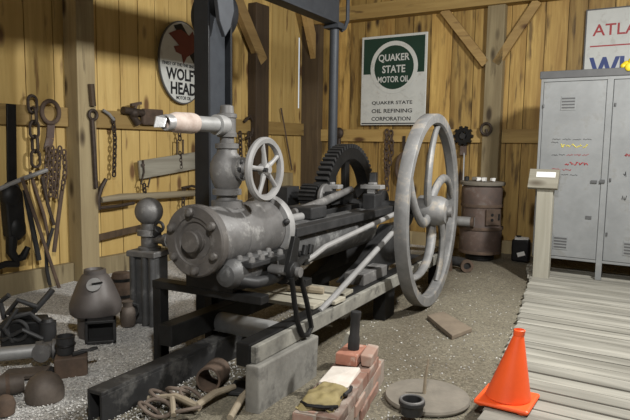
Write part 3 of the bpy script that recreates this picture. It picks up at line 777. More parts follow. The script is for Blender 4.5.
# grey pipe with elbow
A_, B_ = gp(-12, 372), gp(45, 366)
t = empty('grey_pipe', W, (A_+B_)/2, 'thick grey pipe with a coupling lying on the floor at the left edge', 'pipe')
a, c = V3((A_.x, A_.y+.05, .085)), V3((B_.x, B_.y+.05, .085))
b = MB(); b.cyl(a, c, .042, .042, 24); build(b, 'pipe', 'galv', t)
d = (c-a).normalized()
b = MB(); b.lathe([(.04, -.07), (.056, -.068), (.058, -.03), (.046, -.02), (.05, .02), (.062, .025), (.062, .05), (.035, .055)], axis_frame(c, d), 24); b.cyl(c, c+V3((.0, -.09, .01)), .04, .045, 20); b.cyl(c+V3((0, -.08, .01)), c+V3((0, -.10, .01)), .055, .055, 20); build(b, 'coupling', 'iron', t)
P = gp(20, 380)
b = MB(); b.boxm(Matrix.Translation((P.x, P.y+.06, .012)) @ Matrix.Rotation(.1, 4, 'Z'), .24, .09, .04, jit=.012); build(b, 'flat_iron', 'brown_iron', None, W, .006, 'flat dark iron scrap on the floor under the grey pipe', 'scrap iron')
P = gp(45, 376)
b = MB(); b.prism([(-.05, -.03), (.03, -.045), (.06, .02), (.0, .05), (-.05, .03)], Matrix.Translation((P.x-.01, P.y+.05, -.01)), .035); build(b, 'iron_wedge', 'iron_dark', None, W, .006, 'dark iron wedge on the floor below the pipe coupling', 'scrap iron')
# small machine by the wall
P = gp(24, 348); FP = Matrix.Translation((P.x-.02, P.y+.14, 0)) @ Matrix.Rotation(.25, 4, 'Z')
t = empty('small_engine', FP, (0, 0, 0), 'small black machine with tangled rods and a can on the floor by the left wall', 'machine')
b = MB(); b.box(-.17, .10, -.09, .09, -.01, .16); b.box(-.12, .02, -.06, .08, .16, .22); build(b, 'block', 'iron_black', t, bevel=.012)
b = MB(); b.cyl((.12, -.07, -.01), (.12, -.07, .15), .055, .055, 20); b.cyl((.12, -.07, .15), (.12, -.07, .17), .04, .03, 20); build(b, 'can', 'iron_dark', t)
for pts, r in (([(-.14, 0, .2), (-.06, -.05, .30), (.06, -.06, .25)], .017), ([(-.2, -.08, .1), (-.1, -.12, .2), (.02, -.10, .22), (.08, -.10, .16)], .016),
               ([(.02, .02, .2), (.10, .04, .29), (.14, .05, .34)], .021), ([(-.17, .05, .15), (-.19, .04, .27), (-.13, .02, .32)], .018), ([(-.15, -.1, .05), (-.02, -.13, .12), (.10, -.13, .05)], .014), ([(-.09, -.09, .03), (-.13, -.14, .14), (-.05, -.12, .26)], .013)):
    b = MB(); b.tube(pts, r, 8); build(b, 'rod', 'iron_dark', t)
b = MB(); b.torus((-.06, -.10, .11), (.2, 1, 0), .065, .013); build(b, 'ring', 'iron_dark', t)

# ================================================================== SCRAP IN FRONT OF THE CYLINDER
def eg(px, py, z=0): return EN.inverted() @ gp(px, py, z)
t = empty('iron_loops', EN, eg(175, 402), 'tangle of thin rusty iron loops in the pit below the cylinder', 'iron loops')
for (px, py, R_, nx_, ny_, r_) in ((165, 398, .08, .5, .6, .010), (178, 392, .075, -.3, .9, .010), (192, 397, .07, .8, .2, .009), (158, 408, .07, .3, -.4, .010), (185, 410, .075, -.5, .3, .009), (150, 410, .06, .7, .7, .009)):
    p = eg(px, py, .05); b = MB(); b.torus((p.x, p.y, .05), (nx_*.7, ny_*.7, .9), R_*.75, r_, 28, 8, 1.4); build(b, 'loop', 'loop_iron', t)
b = MB(); p = eg(172, 403, .05); b.tube([(p.x-.14, p.y-.02, .05), (p.x, p.y+.03, .075), (p.x+.14, p.y+.02, .06)], .016, 8); b.tube([(p.x-.10, p.y+.06, .04), (p.x+.02, p.y-.02, .085), (p.x+.10, p.y-.1, .05)], .014, 8); build(b, 'bar', 'stick', t)
p = eg(203, 394); q = V3((p.x, p.y+.06, .068))
b = MB(); dirn = V3((.35, -1, .05)).normalized(); b.pipe(q+dirn*.03, q-dirn*.15, .07, .058, 28); build(b, 'pipe_cuff', 'rust', None, EN, 0, 'short open brown pipe section lying behind the rusty loops', 'pipe')
for (p0, p1, r_, lab) in (((193, 414), (234, 392), .020, 'pale stick lying among the rusty loops, pointing to the concrete block'), ((230, 424), (252, 392), .019, 'brown wooden handle lying beside the concrete block'), ((168, 404), (200, 414), .020, 'pale curved stick lying across the rusty loops')):
    a, c = eg(*p0), eg(*p1); zz = .03
    b = MB(); m_ = (a+c)/2
    b.tube([(a.x, a.y, zz), (m_.x, m_.y, zz+.02), (c.x, c.y, zz)], [r_*.9, r_, r_*.85], 10); build(b, 'stick', 'stick', None, EN, 0, lab, 'stick', 'sticks in the scrap pit')
p = eg(247, 396)
b = MB(); b.boxm(Matrix.Translation((p.x-.05, p.y+.06, .01)) @ Matrix.Rotation(.3, 4, 'Z'), .18, .16, .02); build(b, 'iron_plate', 'iron_dark', None, EN, .003, 'flat dark plate on the ground against the concrete block', 'plate')

# ================================================================== BRICK PIER
PF = EN @ Matrix.Translation((.70, -1.73, 0)) @ Matrix.Rotation(math.radians(9.8), 4, 'Z')
t = empty('brick_pier', PF, (0, -.5, 0), 'low mortared brick pier on the dirt right of the engine skid', 'brick pier')
b = MB()
def course(b, x0, x1, y0, y1, z0, h, off):
    y = y0-off
    while y < y1:
        ya, yb = max(y, y0), min(y+.2, y1)
        if yb-ya > .02:
            b.box(x0+random.uniform(-.006, .006), (x0+x1)/2-.003, ya+.003, yb-.003, z0, z0+h-.005, jit=.004)
            b.box((x0+x1)/2+.003, x1+random.uniform(-.012, .004), ya+.003, yb-.003, z0, z0+h-.005, jit=.004)
        y += .2
course(b, -.105, .105, -1.0, .0, -.02, .066, .0); course(b, -.105, .105, -1.0, -.03, .046, .066, .1); course(b, -.105, .10, -1.0, -.16, .112, .066, .03)
build(b, 'bricks', 'brickwork', t, bevel=.006)
b = MB(); b.box(-.10, .098, -.995, -.02, -.02, .105); b.box(-.10, .092, -.995, -.17, .1, .172); build(b, 'mortar', 'mortar', t)
b = MB(); b.boxm(Matrix.Translation((-.015, -.55, .182)), .15, .24, .02, jit=.01); build(b, 'plaster_patch', 'plaster', t, bevel=.008, label='white plaster patch')
b = MB(); b.boxm(Matrix.Translation((-.02, -.08, .14)) @ Matrix.Rotation(.3, 4, 'Z'), .16, .10, .09, jit=.014); build(b, 'plaster_lump', 'plaster', t, bevel=.012, label='white plaster lump')
b = MB(); b.boxm(Matrix.Translation((-.03, -.29, .211)) @ Matrix.Rotation(-.06, 4, 'Z'), .12, .20, .062, jit=.003); build(b, 'brick', 'brick', None, PF, .006, 'salmon red brick on top of the pier with a dark pipe standing on it', 'brick', 'loose bricks on the pier')
b = MB(); b.boxm(Matrix.Translation((.068, -.27, .211)) @ Matrix.Rotation(.03, 4, 'Z'), .058, .2, .06, jit=.005); build(b, 'brick', 'brickwork', None, PF, .006, 'narrow brown brick on the pier edge right of the brick with the pipe', 'brick', 'loose bricks on the pier')
t = empty('pipe_stub', PF, (-.02, -.29, .243), 'short dark pipe standing upright on the red brick', 'pipe')
SP = Matrix.Translation((-.02, -.29, .243)) @ Matrix.Rotation(.05, 4, 'Y')
b = MB(); b.lathe([(.022, .0), (.032, .001), (.032, .06), (.027, .08), (.026, .17), (.029, .18), (.029, .21), (.02, .212)], SP, 20); build(b, 'pipe', 'iron_dark', t)
# canvas bag on the near end
t = empty('tool_bag', PF, (0, -.80, .18), 'worn tan bag with dark edges lying on the near end of the brick pier', 'bag')
b = MB(); nx, ny = 22, 22; vs = []
for j in range(ny+1):
    for i in range(nx+1):
        u, v = i/nx-.5, j/ny-.5
        d = (abs(2*u)**5+abs(2*v)**5)
        wob = 1+.07*math.sin(7*u+5*v)+.05*math.sin(13*v-4*u)
        vs.append(V3((-.01+u*.165*wob+.02*v, -.82+v*.27*wob, .182+.036*max(0, 1-d)**.5+.006*math.sin(15*u+3)*math.cos(11*v)+.003*math.sin(27*v+9*u)-.035*max(0, -v-.28))))
b.add(vs, [(j*(nx+1)+i, j*(nx+1)+i+1, (j+1)*(nx+1)+i+1, (j+1)*(nx+1)+i) for j in range(ny) for i in range(nx)], True)
build(b, 'flap', 'leather', t)
b = MB(); b.boxm(Matrix.Translation((-.01, -.83, .189)), .15, .23, .018); build(b, 'body', 'iron_dark', t, bevel=.006, label='dark underside')
b = MB(); b.tube([(-.09, -.93, .195), (-.05, -.965, .20), (.02, -.96, .20), (.08, -.92, .195)], .008, 8); build(b, 'edge_band', 'iron_black', t)
b = MB(); b.tube([(.075, -.80, .20), (.09, -.75, .205), (.08, -.70, .20)], .009, 8); build(b, 'buckle_strap', 'iron_dark', t)

# plate, cup, rod, slab
P = gp(427, 398)
b = MB(); b.lathe([(.001, -.01), (.225, -.01), (.228, .0), (.222, .012), (.12, .016), (.001, .018)], None, 48, cap=False); build(b, 'round_plate', 'disc', None, Matrix.Translation((P.x, P.y, .008)), 0, 'large flat round rusty plate on the dirt beside the cone', 'plate')
P = gp(411, 418); FP = Matrix.Translation((P.x-.0, P.y-.01, .026)) @ Matrix.Scale(.88, 4)
t = empty('iron_cup', FP, (0, 0, 0), 'short open iron cup standing on the round plate', 'cup')
b = MB(); b.lathe([(.04, 0), (.062, .003), (.066, .045), (.070, .058), (.074, .062), (.074, .08), (.068, .088), (.052, .086), (.05, .02), (.001, .015)], None, 32); build(b, 'body', 'iron_dark', t)
b = MB(); b.torus((0, 0, .083), (0, 0, 1), .063, .009, 32); build(b, 'rim', 'iron', t)
P = gp(424, 398)
b = MB(); b.tube([(P.x, P.y, .025), (P.x+.005, P.y+.01, .10), (P.x+.02, P.y+.02, .21)], [.010, .008, .006], 8); build(b, 'iron_rod', 'stick', None, W, 0, 'thin rod standing up from the round plate behind the cup', 'rod')
pts = [gp(*q) for q in ((427, 318), (443, 314), (472, 331), (452, 339))]; c = sum(pts, V3())/4
b = MB(); b.prism([(p.x-c.x, p.y-c.y) for p in reversed(pts)], Matrix.Translation((c.x, c.y, -.01)), .035); build(b, 'stone_slab', 'slab', None, W, .006, 'flat brown four sided slab on the dirt between flywheel and walkway', 'slab')

# ================================================================== CONE
P = gp(507, 401, .06); FC = frame(P, (.845, -.534, 0), (.534, .845, 0))
t = empty('traffic_cone', FC, (0, 0, 0), 'bright orange traffic cone standing on the edge of the plank walkway', 'traffic cone')
b = MB(); b.box(-.135, .135, -.135, .135, .002, .026); build(b, 'base', 'orange', t, bevel=.012)
SH = Matrix.Identity(4); SH[0][2] = .12; SH[1][2] = -.02
b = MB(); b.lathe([(.105, .026), (.112, .03), (.108, .045), (.026, .355), (.028, .36), (.028, .385), (.022, .388), (.018, .36), (.09, .05)], SH, 40, cap=False); build(b, 'body', 'orange', t)
for s in ((-.1, -.1), (.1, -.1), (-.1, .1), (.1, .1)):
    b = MB(); b.lathe([(.03, .0), (.03, .002)], Matrix.Translation((s[0], s[1], 0)), 12); build(b, 'foot', 'orange', t)

# ================================================================== LOCKERS
P0 = gp(598, 280, .06)
PL = P0-BW.col[0].to_3d()*.64
FL = BW.copy(); FL.translation = V3((PL.x, PL.y, .06))
t = empty('steel_locker', FL, (.9, .3, 0), 'tall scuffed grey double steel locker on the plank walkway against the wall', 'locker')
b = MB(); b.box(0, 1.75, .02, .55, .17, 1.98); build(b, 'body', 'locker', t, bevel=.004)
b = MB(); b.box(-.015, 1.765, -.01, .565, 1.985, 2.06); build(b, 'top', 'locker_dark', t, bevel=.006)
b = MB(); b.box(0, 1.75, .0, .02, 1.955, 1.985); b.box(0, .025, 0, .02, .17, 1.955); b.box(1.725, 1.75, 0, .02, .17, 1.955); b.box(0, 1.75, 0, .02, .17, .195); build(b, 'face_frame', 'locker', t, bevel=.002)
b = MB(); b.box(.61, .665, -.012, .02, .0, 1.96); build(b, 'centre_post', 'locker', t, bevel=.003)
for x in (.02, 1.7):
    for y_ in (.05, .48):
        b = MB(); b.box(x, x+.04, y_, y_+.04, .0, .17); build(b, 'leg', 'locker_dark', t)
doors = []
for x0, x1 in ((.03, .605), (.67, 1.72)):
    b = MB(); b.box(x0, x1, -.004, .018, .20, 1.95); d_ = build(b, 'door', 'locker', t, bevel=.003); doors.append(d_)
    xc = x0+.24
    for zc in (1.74, .34):
        b = MB(); b.box(xc-.07, xc+.07, -.010, -.004, zc-.07, zc+.07); v_ = build(b, 'vent', 'locker', d_, bevel=.002)
        for k in range(4):
            b = MB(); b.box(xc-.06, xc+.06, -.014, -.009, zc-.052+.03*k, zc-.038+.03*k); build(b, 'louvre', 'locker_dark', v_)
b = MB(); b.box(.52, .575, -.022, -.004, .96, .985); b.box(.60, .645, -.03, -.012, .965, .995); build(b, 'latch', 'locker_dark', doors[0])
b = MB(); b.box(.49, .545, -.012, -.004, .60, .63); build(b, 'maker_plate', 'locker_dark', doors[0])
for z in (.45, .98, 1.7):
    for x in (.035, .69):
        b = MB(); b.cyl((x, -.01, z), (x, -.01, z+.03), .009, .009, 8); build(b, 'hinge', 'locker_dark', doors[0 if x < .5 else 1])
# pen writing on the door
def scrawl(x, z, wd, ht, mat, words, parent, seed, thick=.0035):
    rnd = random.Random(seed); b = MB(); xx = x
    for k in range(words):
        ww = wd/words*.8; pts = []; n = max(4, int(ww/.006))
        for i in range(n+1): pts.append((xx+ww*i/n, -.0062, z+ht*(rnd.random())))
        b.tube(pts, thick, 4); xx += wd/words
    build(b, 'pen_writing', mat, parent)
scrawl(.14, 1.375, .38, .014, 'ink', 4, doors[0], 1, .0018)
scrawl(.13, 1.34, .08, .02, 'ink', 1, doors[0], 11, .002); scrawl(.22, 1.30, .26, .035, 'ink_yellow', 5, doors[0], 2, .005)
scrawl(.14, 1.215, .14, .02, 'ink', 2, doors[0], 3, .002); scrawl(.28, 1.22, .22, .02, 'ink_red', 3, doors[0], 31, .0022)
scrawl(.27, 1.125, .22, .035, 'ink_red', 5, doors[0], 4, .005); scrawl(.15, 1.07, .2, .02, 'ink_red', 2, doors[0], 5, .0025); scrawl(.15, 1.02, .26, .016, 'ink', 3, doors[0], 6, .0018)
scrawl(.80, 1.22, .10, .05, 'ink_red', 1, doors[1], 7, .005); scrawl(.80, .80, .05, .05, 'ink', 1, doors[1], 8, .003); scrawl(.80, 1.03, .03, .06, 'ink', 1, doors[1], 9, .003)
# yellow thing on the top
YX = .765
Pt = FL.inverted() @ V3((0, 0, 0))
b = MB(); b.sphere((YX, .06, 2.09), .05, 14, 9, (1, .8, .8)); b.sphere((YX+.05, .05, 2.11), .05, 14, 9, (1, 1, 1.1)); b.sphere((YX-.03, .03, 2.075), .03, 12, 8); b.sphere((YX+.02, -.018, 2.06), .028, 12, 8, (1.2, .5, 1.4)); build(b, 'yellow_cloth', 'yellow', None, FL, 0, 'crumpled bright yellow cloth on top of the grey locker', 'cloth')

# sign stand
P = gp(540, 278, .06); FS = frame((P.x, P.y, .06), (.845, -.534, 0), (.534, .845, 0))
t = empty('sign_stand', FS, (0, .05, 0), 'weathered wooden post with a small slanted board and blank white label before the locker', 'sign stand')
b = MB(); b.box(-.075, .075, .0, .09, 0, .90); build(b, 'post', 'grey_wood_z', t, bevel=.004)
b = MB(); m = Matrix.Translation((-.02, .02, .985)) @ Matrix.Rotation(math.radians(-24), 4, 'X'); b.boxm(m, .28, .05, .20); build(b, 'board', 'grey_wood', t, bevel=.004)
b = MB(); m2 = m @ Matrix.Translation((.02, -.027, .04)); b.boxm(m2, .18, .004, .055); build(b, 'label_card', 'white', t)
# black bag by the wall
P = gp(521.5, 262); FP = frame((P.x+.02, P.y+.1, 0), (.845, -.534, 0), (.534, .845, 0))
t = empty('black_jug', FP, (0, 0, 0), 'black plastic container with torn white labels behind the sign stand', 'container')
b = MB(); b.box(-.10, .10, -.07, .07, -.01, .26); b.cyl((-.03, 0, .25), (-.03, 0, .30), .03); build(b, 'body', 'black_plastic', t, bevel=.025)
b = MB(); b.boxm(Matrix.Translation((.02, -.074, .09)) @ Matrix.Rotation(-.35, 4, 'Y'), .09, .006, .05); build(b, 'label_patch', 'white', t)
b = MB(); b.boxm(Matrix.Translation((.01, -.02, .272)) @ Matrix.Rotation(.3, 4, 'X'), .17, .06, .02, jit=.012); build(b, 'paper', 'white', t)

# ================================================================== BARREL STOVE
P = gp(483.5, 262); FP = frame((P.x+.02, P.y+.26, 0), (.845, -.534, 0), (.534, .845, 0))
stv = empty('barrel_stove', FP, (0, 0, 0), 'rusty brown barrel stove with iron lid by the back wall', 'stove')
b = MB(); b.lathe([(.15, -.02), (.17, 0), (.17, .07), (.2, .08)], None, 32); build(b, 'base', 'iron_black', stv)
b = MB(); b.lathe([(.20, .075), (.235, .09), (.25, .12), (.252, .35), (.245, .37), (.245, .40), (.238, .42), (.232, .62), (.24, .66), (.242, .86), (.22, .90)], None, 40); build(b, 'barrel', 'rust_red', stv)
for z, r in ((.095, .255), (.385, .268), (.655, .25)):
    b = MB(); b.lathe([(r-.03, z-.018), (r-.004, z-.018), (r, z), (r-.004, z+.018), (r-.03, z+.018)], None, 40, closed=True); build(b, 'hoop', 'rust', stv)
b = MB(); b.lathe([(.05, .90), (.262, .90), (.268, .91), (.268, .935), (.26, .942), (.001, .945)], None, 40); build(b, 'lid', 'disc', stv)
dm = Matrix.Rotation(math.radians(50), 4, 'Z')
b = MB(); b.boxm(dm @ Matrix.Translation((0, -.243, .53)), .19, .03, .19); dr = build(b, 'fire_door', 'rust', stv, bevel=.006)
for dz in (-.03, .03):
    b = MB(); b.cyl(dm @ V3((-.02, -.255, .53+dz)), dm @ V3((-.02, -.265, .53+dz)), .018, .018, 12); build(b, 'draught_hole_shade', 'dark', dr)  # dark discs on the door, the holes' shade painted as colour
b = MB(); b.cyl(dm @ V3((.07, -.265, .5)), dm @ V3((.07, -.265, .57)), .01); build(b, 'handle', 'iron_black', dr)
b = MB(); b.cyl((.0, -.27, .47), (-.52, -.30, .47), .058, .058, 24); build(b, 'side_pipe', 'galv', stv)
b = MB(); b.cyl((.0, -.27, .47), (-.03, -.272, .47), .068, .068, 24); build(b, 'pipe_collar', 'rust', stv)
for i, (x, y_, s) in enumerate(((-.03, -.06, .04), (.05, -.10, .045), (.13, -.03, .038))):
    b = MB(); b.boxm(Matrix.Translation((x, y_, .945+s*.5+.004)) @ Matrix.Rotation(.5+i, 4, 'Z'), s*1.3, s*.9, s, jit=.006)
    build(b, 'white_scrap', 'white', None, FP, .005, ['crumpled white scrap on the stove lid, leftmost of three', 'crumpled white scrap on the stove lid, middle of three', 'crumpled white scrap on the stove lid, rightmost of three'][i], 'scrap', 'white scraps on the stove lid')
b = MB(); b.lathe([(.015, .946), (.03, .95), (.03, .99), (.012, 1.0)], Matrix.Translation((-.17, -.08, 0)), 16); build(b, 'small_valve', 'iron_dark', None, FP, 0, 'small dark fitting on the left of the stove lid', 'fitting')
b = MB(); b.boxm(Matrix.Translation((-.06, .06, .97)), .16, .09, .045, jit=.005); build(b, 'grey_block', 'disc', None, FP, .006, 'low grey block at the back of the stove lid', 'block')
# poker leaning behind stove
a, c = bw(463.5, 185, .25), bw(464.5, 142, .06)
b = MB(); b.tube([(a.x, a.y, .02), (c.x, c.y, c.z)], .012, 8); build(b, 'fire_poker', 'galv', None, BW, 0, 'thin pale rod leaning on the wall behind the stove', 'poker')
# fittings on the ground beside the stove
P = gp(462, 272); FP = Matrix.Translation((P.x, P.y+.1, 0))
t = empty('pipe_fitting', FP, (0, 0, 0), 'rusty pipe elbow on the dirt behind the flywheel', 'pipe fitting')
b = MB(); b.tube([(-.14, .08, .09), (-.02, .04, .09), (.04, -.02, .08), (.05, -.10, .07)], .055, 16); build(b, 'elbow', 'iron_dark', t)
b = MB(); b.lathe([(.04, 0), (.07, 0), (.07, .03), (.04, .03)], axis_frame((.05, -.09, .07), (0, -1, -.1)), 20, closed=True); build(b, 'flange', 'rust', t)
P = gp(449, 272); FP = Matrix.Translation((P.x, P.y+.12, 0))
b = MB(); b.boxm(Matrix.Translation((-.05, .02, .07)) @ Matrix.Rotation(.4, 4, 'Z'), .2, .14, .16, jit=.02); build(b, 'rusty_casting', 'rust', None, FP, .015, 'lumpy rusty casting half hidden behind the flywheel', 'casting')

# ================================================================== WALL SIGNS
# green and white oil sign on the back wall
x0, x1, z0, z1 = .99, 1.985, 1.645, 2.885
t = empty('oil_sign', BW, ((x0+x1)/2, -.06, z0), 'tall white and green oil company sign on the back wall', 'sign')
b = MB(); b.box(x0, x1, -.075, -.058, z0, z1); build(b, 'panel', 'sign_white', t, bevel=.006)
b = MB(); b.box(x0+.035, x1-.035, -.0775, -.075, 2.36, z1-.035); build(b, 'green_field', 'sign_green', t)
cx, cz, R_ = (x0+x1)/2+.01, 2.44, .36
fm = frame((cx, -.0775, cz), (1, 0, 0), (0, 0, 1))
fq = fm @ Matrix.Rotation(0, 4, 'Z')
b = MB(); b.lathe([(R_-.06, 0), (R_, 0), (R_, .003), (R_-.06, .003)], fq, 64, closed=True, smooth=False)
b.prism([(.10, -.345), (.17, -.30), (.26, -.39), (.36, -.36), (.345, -.40), (.24, -.43)], fq, .003)
build(b, 'letter_q', 'sign_white', t, label='pale ring shaped letter Q')
b = MB(); b.lathe([(.001, 0), (R_-.06, 0), (R_-.06, .002), (.001, .002)], fq, 64, smooth=False); build(b, 'disc', 'sign_green', t)
yy = -.0805
lettering('lettering', 'QUAKER', cx-.235, 2.51, .47, .115, yy, 'sign_white', t, bold=.02)
lettering('lettering', 'STATE', cx-.175, 2.365, .35, .105, yy, 'sign_white', t, bold=.02)
lettering('lettering', 'MOTOR OIL', cx-.24, 2.235, .48, .085, yy, 'sign_white', t, bold=.02)
yy = -.0765
lettering('lettering', 'QUAKER STATE', x0+.18, 1.925, .62, .055, yy, 'ink', t, bold=.01)
lettering('lettering', 'OIL REFINING', x0+.18, 1.815, .62, .055, yy, 'ink', t, bold=.01)
lettering('lettering', 'CORPORATION', x0+.18, 1.705, .60, .055, yy, 'ink', t, bold=.01)
b = MB(); b.box(x0+.02, x1-.02, -.077, -.075, z0+.015, z0+.03); build(b, 'bottom_line', 'ink', t)
# white sign behind the lockers
x0, x1, z0, z1 = 3.95, 5.2, 2.05, 2.95
t = empty('gasoline_sign', BW, (4.5, -.05, z0), 'white sign with red and blue lettering behind the locker top', 'sign')
b = MB(); b.box(x0, x1, -.07, -.05, z0, z1); build(b, 'panel', 'sign_white', t, bevel=.004)
b = MB(); b.box(x0-.015, x1+.015, -.065, -.048, z0-.015, z1+.015); build(b, 'backing', 'locker_dark', t)
lettering('lettering', 'ATLA', x0+.07, 2.655, .47, .13, -.0715, 'ink_red', t, bold=.01)
b = MB(); b.box(x0+.05, x1-.05, -.0725, -.070, 2.53, 2.545); build(b, 'red_line', 'ink_red', t)
lettering('lettering', 'WHI', x0+.05, 2.15, .58, .26, -.0715, 'ink_blue', t, bold=.03)
# oval sign on the left wall
c = lw(181.7, 63, .04); rx, rz_ = .365, .47
t = empty('oval_oil_sign', LW, (c.x, -.04, c.z-rz_), 'white oval motor oil sign with a red wolf head on the left wall', 'sign')
fo = frame((c.x, -.035, c.z), (1, 0, 0), (0, 0, 1))
def oval(a, b_): return [(a*math.cos(2*PI*i/64), b_*math.sin(2*PI*i/64)) for i in range(64)]
b = MB(); b.prism(oval(rx, rz_), fo, .02); build(b, 'rim', 'locker_dark', t)
b = MB(); b.prism(oval(rx-.015, rz_-.015), fo, .023); build(b, 'panel', 'sign_white', t)
b = MB(); fo2 = fo @ Matrix.Translation((0, 0, .023))
b.prism([(-.14, .40), (-.02, .44), (.30, .10), (.33, -.01), (.20, -.01)], fo2, .003); build(b, 'black_stripe', 'ink', t)
b = MB(); b.prism([(-.33, .28), (-.20, .33), (-.10, .35), (.05, .30), (.12, .36), (.16, .28), (.20, .16), (.10, .10), (.0, .05), (-.06, -.03), (-.10, .07), (-.20, .09), (-.24, .15), (-.14, .17), (-.22, .22)], fo2 @ Matrix.Translation((.06, .02, .003)) @ Matrix.Diagonal((.85, 1, 1, 1)), .003); build(b, 'wolf_head', 'wolf_red', t)
yl = -.0595
lettering('lettering', 'FINEST OF THE FINE SINCE 1879', c.x-.315, c.z-.045, .63, .036, yl, 'ink', t, bold=.01)
lettering('lettering', "WOLF'S", c.x-.265, c.z-.205, .53, .14, yl, 'ink', t, bold=.03)
lettering('lettering', 'HEAD', c.x-.195, c.z-.365, .41, .14, yl, 'ink', t, bold=.03)
lettering('lettering', 'MOTOR OIL', c.x-.11, c.z-.42, .24, .04, yl, 'ink', t, bold=.01)

# ================================================================== TOOLS ON THE LEFT WALL
def wt(name, pts, r, mat, label, cat, off=.08, seg=8, flat=1, group=None):
    b = MB(); b.tube([lw(px, py, off) for px, py in pts], r, seg, flat=flat)
    return build(b, name, mat, None, LW, 0, label, cat, group)
def strap(name, pts, wd, th, mat, label, cat, off=.07):
    b = MB(); P_ = [lw(px, py, off) for px, py in pts]
    for a, c in zip(P_, P_[1:]): b.beam(a, c+(c-a).normalized()*.01, wd, th, (0, 1, 0), bid=3)
    return build(b, name, mat, None, LW, .004, label, cat)
strap('iron_bar', [(11, 104), (12, 190)], .085, .02, 'iron_black', 'flat black iron bar hanging upright at the far left of the wall', 'bar')
b = MB(); b.chain([lw(32, 98, .08), lw(34, 122, .08), lw(36, 166, .09)], .15, .085, .014); build(b, 'heavy_chain', 'chain', None, LW, 0, 'heavy black chain of big links hanging on the left wall rail', 'chain')
t = empty('ring_strap', LW, lw(52, 140, .07), 'large iron ring on a leather strap hanging from the left wall rail', 'ring and strap')
b = MB(); b.torus(lw(50.5, 112, .085), (0, 1, 0), .088, .02, 28, 10, 1.15); build(b, 'ring', 'rust', t)
b = MB(); P_ = [lw(x, y_, .075) for x, y_ in ((51, 124), (50, 138), (47, 150))]; 
for a, c in zip(P_, P_[1:]): b.beam(a, c, .075, .014, (0, 1, 0))
build(b, 'strap', 'rust_red', t)
b = MB()
rr = random.Random(4)
for k in range(5):
    xk = 48+4*k
    b.chain([lw(xk, 146+rr.random()*5, .10+.01*(k % 2)), lw(xk+rr.uniform(-2, 2), 170, .12), lw(xk+rr.uniform(-3, 1)-2, 188+rr.random()*10, .11)], .055, .036, .009)
build(b, 'chain_bundle', 'rust', None, LW, 0, 'thick bundle of rusty small link chain left of the main wooden post', 'chain')
wt('grey_rod', [(-3, 190), (22, 179), (47, 170)], .020, 'iron_light', 'light grey rod slanting up across the hanging chains', 'rod', .14)
t = empty('wagon_jack', LW, lw(16, 265, .10), 'black iron hoist block with a hooked foot hanging at the left edge', 'hoist block')
b = MB(); a = lw(11, 192, .11); c = lw(15, 236, .11)
b.beam(a, c, .17, .10, (0, 1, 0)); b.sphere(lw(11, 196, .12), .10, 16, 10, (1, .7, 1.1)); b.sphere(lw(16, 228, .12), .095, 16, 10, (.9, .7, 1.2)); build(b, 'body', 'iron_black', t, bevel=.02)
b = MB(); b.tube([lw(12, 236, .12), lw(11, 252, .12), lw(16, 259, .12), lw(23, 257, .13), lw(28, 247, .13)], [.05, .042, .04, .035, .025], 10); build(b, 'hook', 'iron_black', t)
b = MB(); b.tube([lw(-6, 268, .12), lw(6, 264, .12), lw(18, 264, .12)], .03, 8); build(b, 'foot_bar', 'iron_black', t)
b = MB(); b.torus(lw(11, 190, .13), (.2, 1, 0), .06, .016); build(b, 'sheave', 'iron_dark', t)
for nm, pts, r, mt, lab, off in (
    ('long_rod', [(22, 178), (38, 225), (63, 299)], .018, 'rust', 'long thin brown rod slanting down to the floor from the hanging tools', .16),
    ('pry_bar', [(25, 190), (34, 235), (39, 260)], .026, 'iron_dark', 'dark flat ended bar hanging beside the black hoist block', .10),
    ('iron_tongs', [(62, 190), (58, 220), (54, 252)], .022, 'rust', 'rusty tongs arm hanging straight down below the chain bundle', .10),
    ('hook_rod', [(42, 176), (48, 205), (54, 225)], .018, 'chain', 'short dark hooked rod hanging under the light grey rod', .12),
    ('leather_tie', [(53, 228), (46, 250), (47, 270), (50, 285)], .018, 'iron_dark', 'dark narrow strap dangling near the floor left of the wooden post', .12),
    ('iron_lever', [(30, 172), (44, 215), (49, 240)], .016, 'rust', 'thin rusty lever crossing behind the slanting brown rod', .08)):
    wt(nm, pts, r, mt, lab, 'tool', off, flat=.7)
t = empty('ring_tongs', LW, lw(93, 188, .24), 'long dark tongs with a ring head hanging on the main wooden post', 'tongs')
b = MB(); b.tube([lw(92, 120, .22), lw(94, 150, .22), lw(96, 188, .22)], .022, 8); build(b, 'shank', 'chain', t)
b = MB(); b.torus(lw(93, 115, .22), (0, 1, 0), .045, .016); build(b, 'ring', 'chain', t)
wt('wall_bar', [(91, 84), (93, 106)], .03, 'post_dark', 'short dark wooden bar fixed high on the main post', 'bar', .22)
t = empty('hook_chain', LW, lw(114, 175, .07), 'thin rusty chain with a pale pin hanging from the rail right of the main post', 'chain')
b = MB(); b.chain([lw(113, 118, .075), lw(115, 140, .075), lw(114, 176, .075)], .06, .036, .009); build(b, 'chain', 'chain', t)
b = MB(); b.tube([lw(103, 110, .08), lw(109, 114, .08), lw(114, 120, .08)], .016, 8); build(b, 'pin', 'galv', t)
t = empty('old_tap', LW, lw(133, 125, .08), 'dark brass tap with a cross handle on the left wall rail', 'tap')
b = MB(); b.cyl(lw(123, 110, .09), lw(143, 113, .09), .038); b.cyl(lw(131, 113, .09), lw(138, 124, .09), .034, .04); b.sphere(lw(134, 113, .1), .055, 14, 9); build(b, 'body', 'chain', t)
b = MB(); b.cyl(lw(134, 112, .10), lw(137, 103, .10), .016); b.beam(lw(131, 105, .10), lw(141, 103, .10), .03, .03, (0, 1, 0)); build(b, 'cross_handle', 'rust', t)
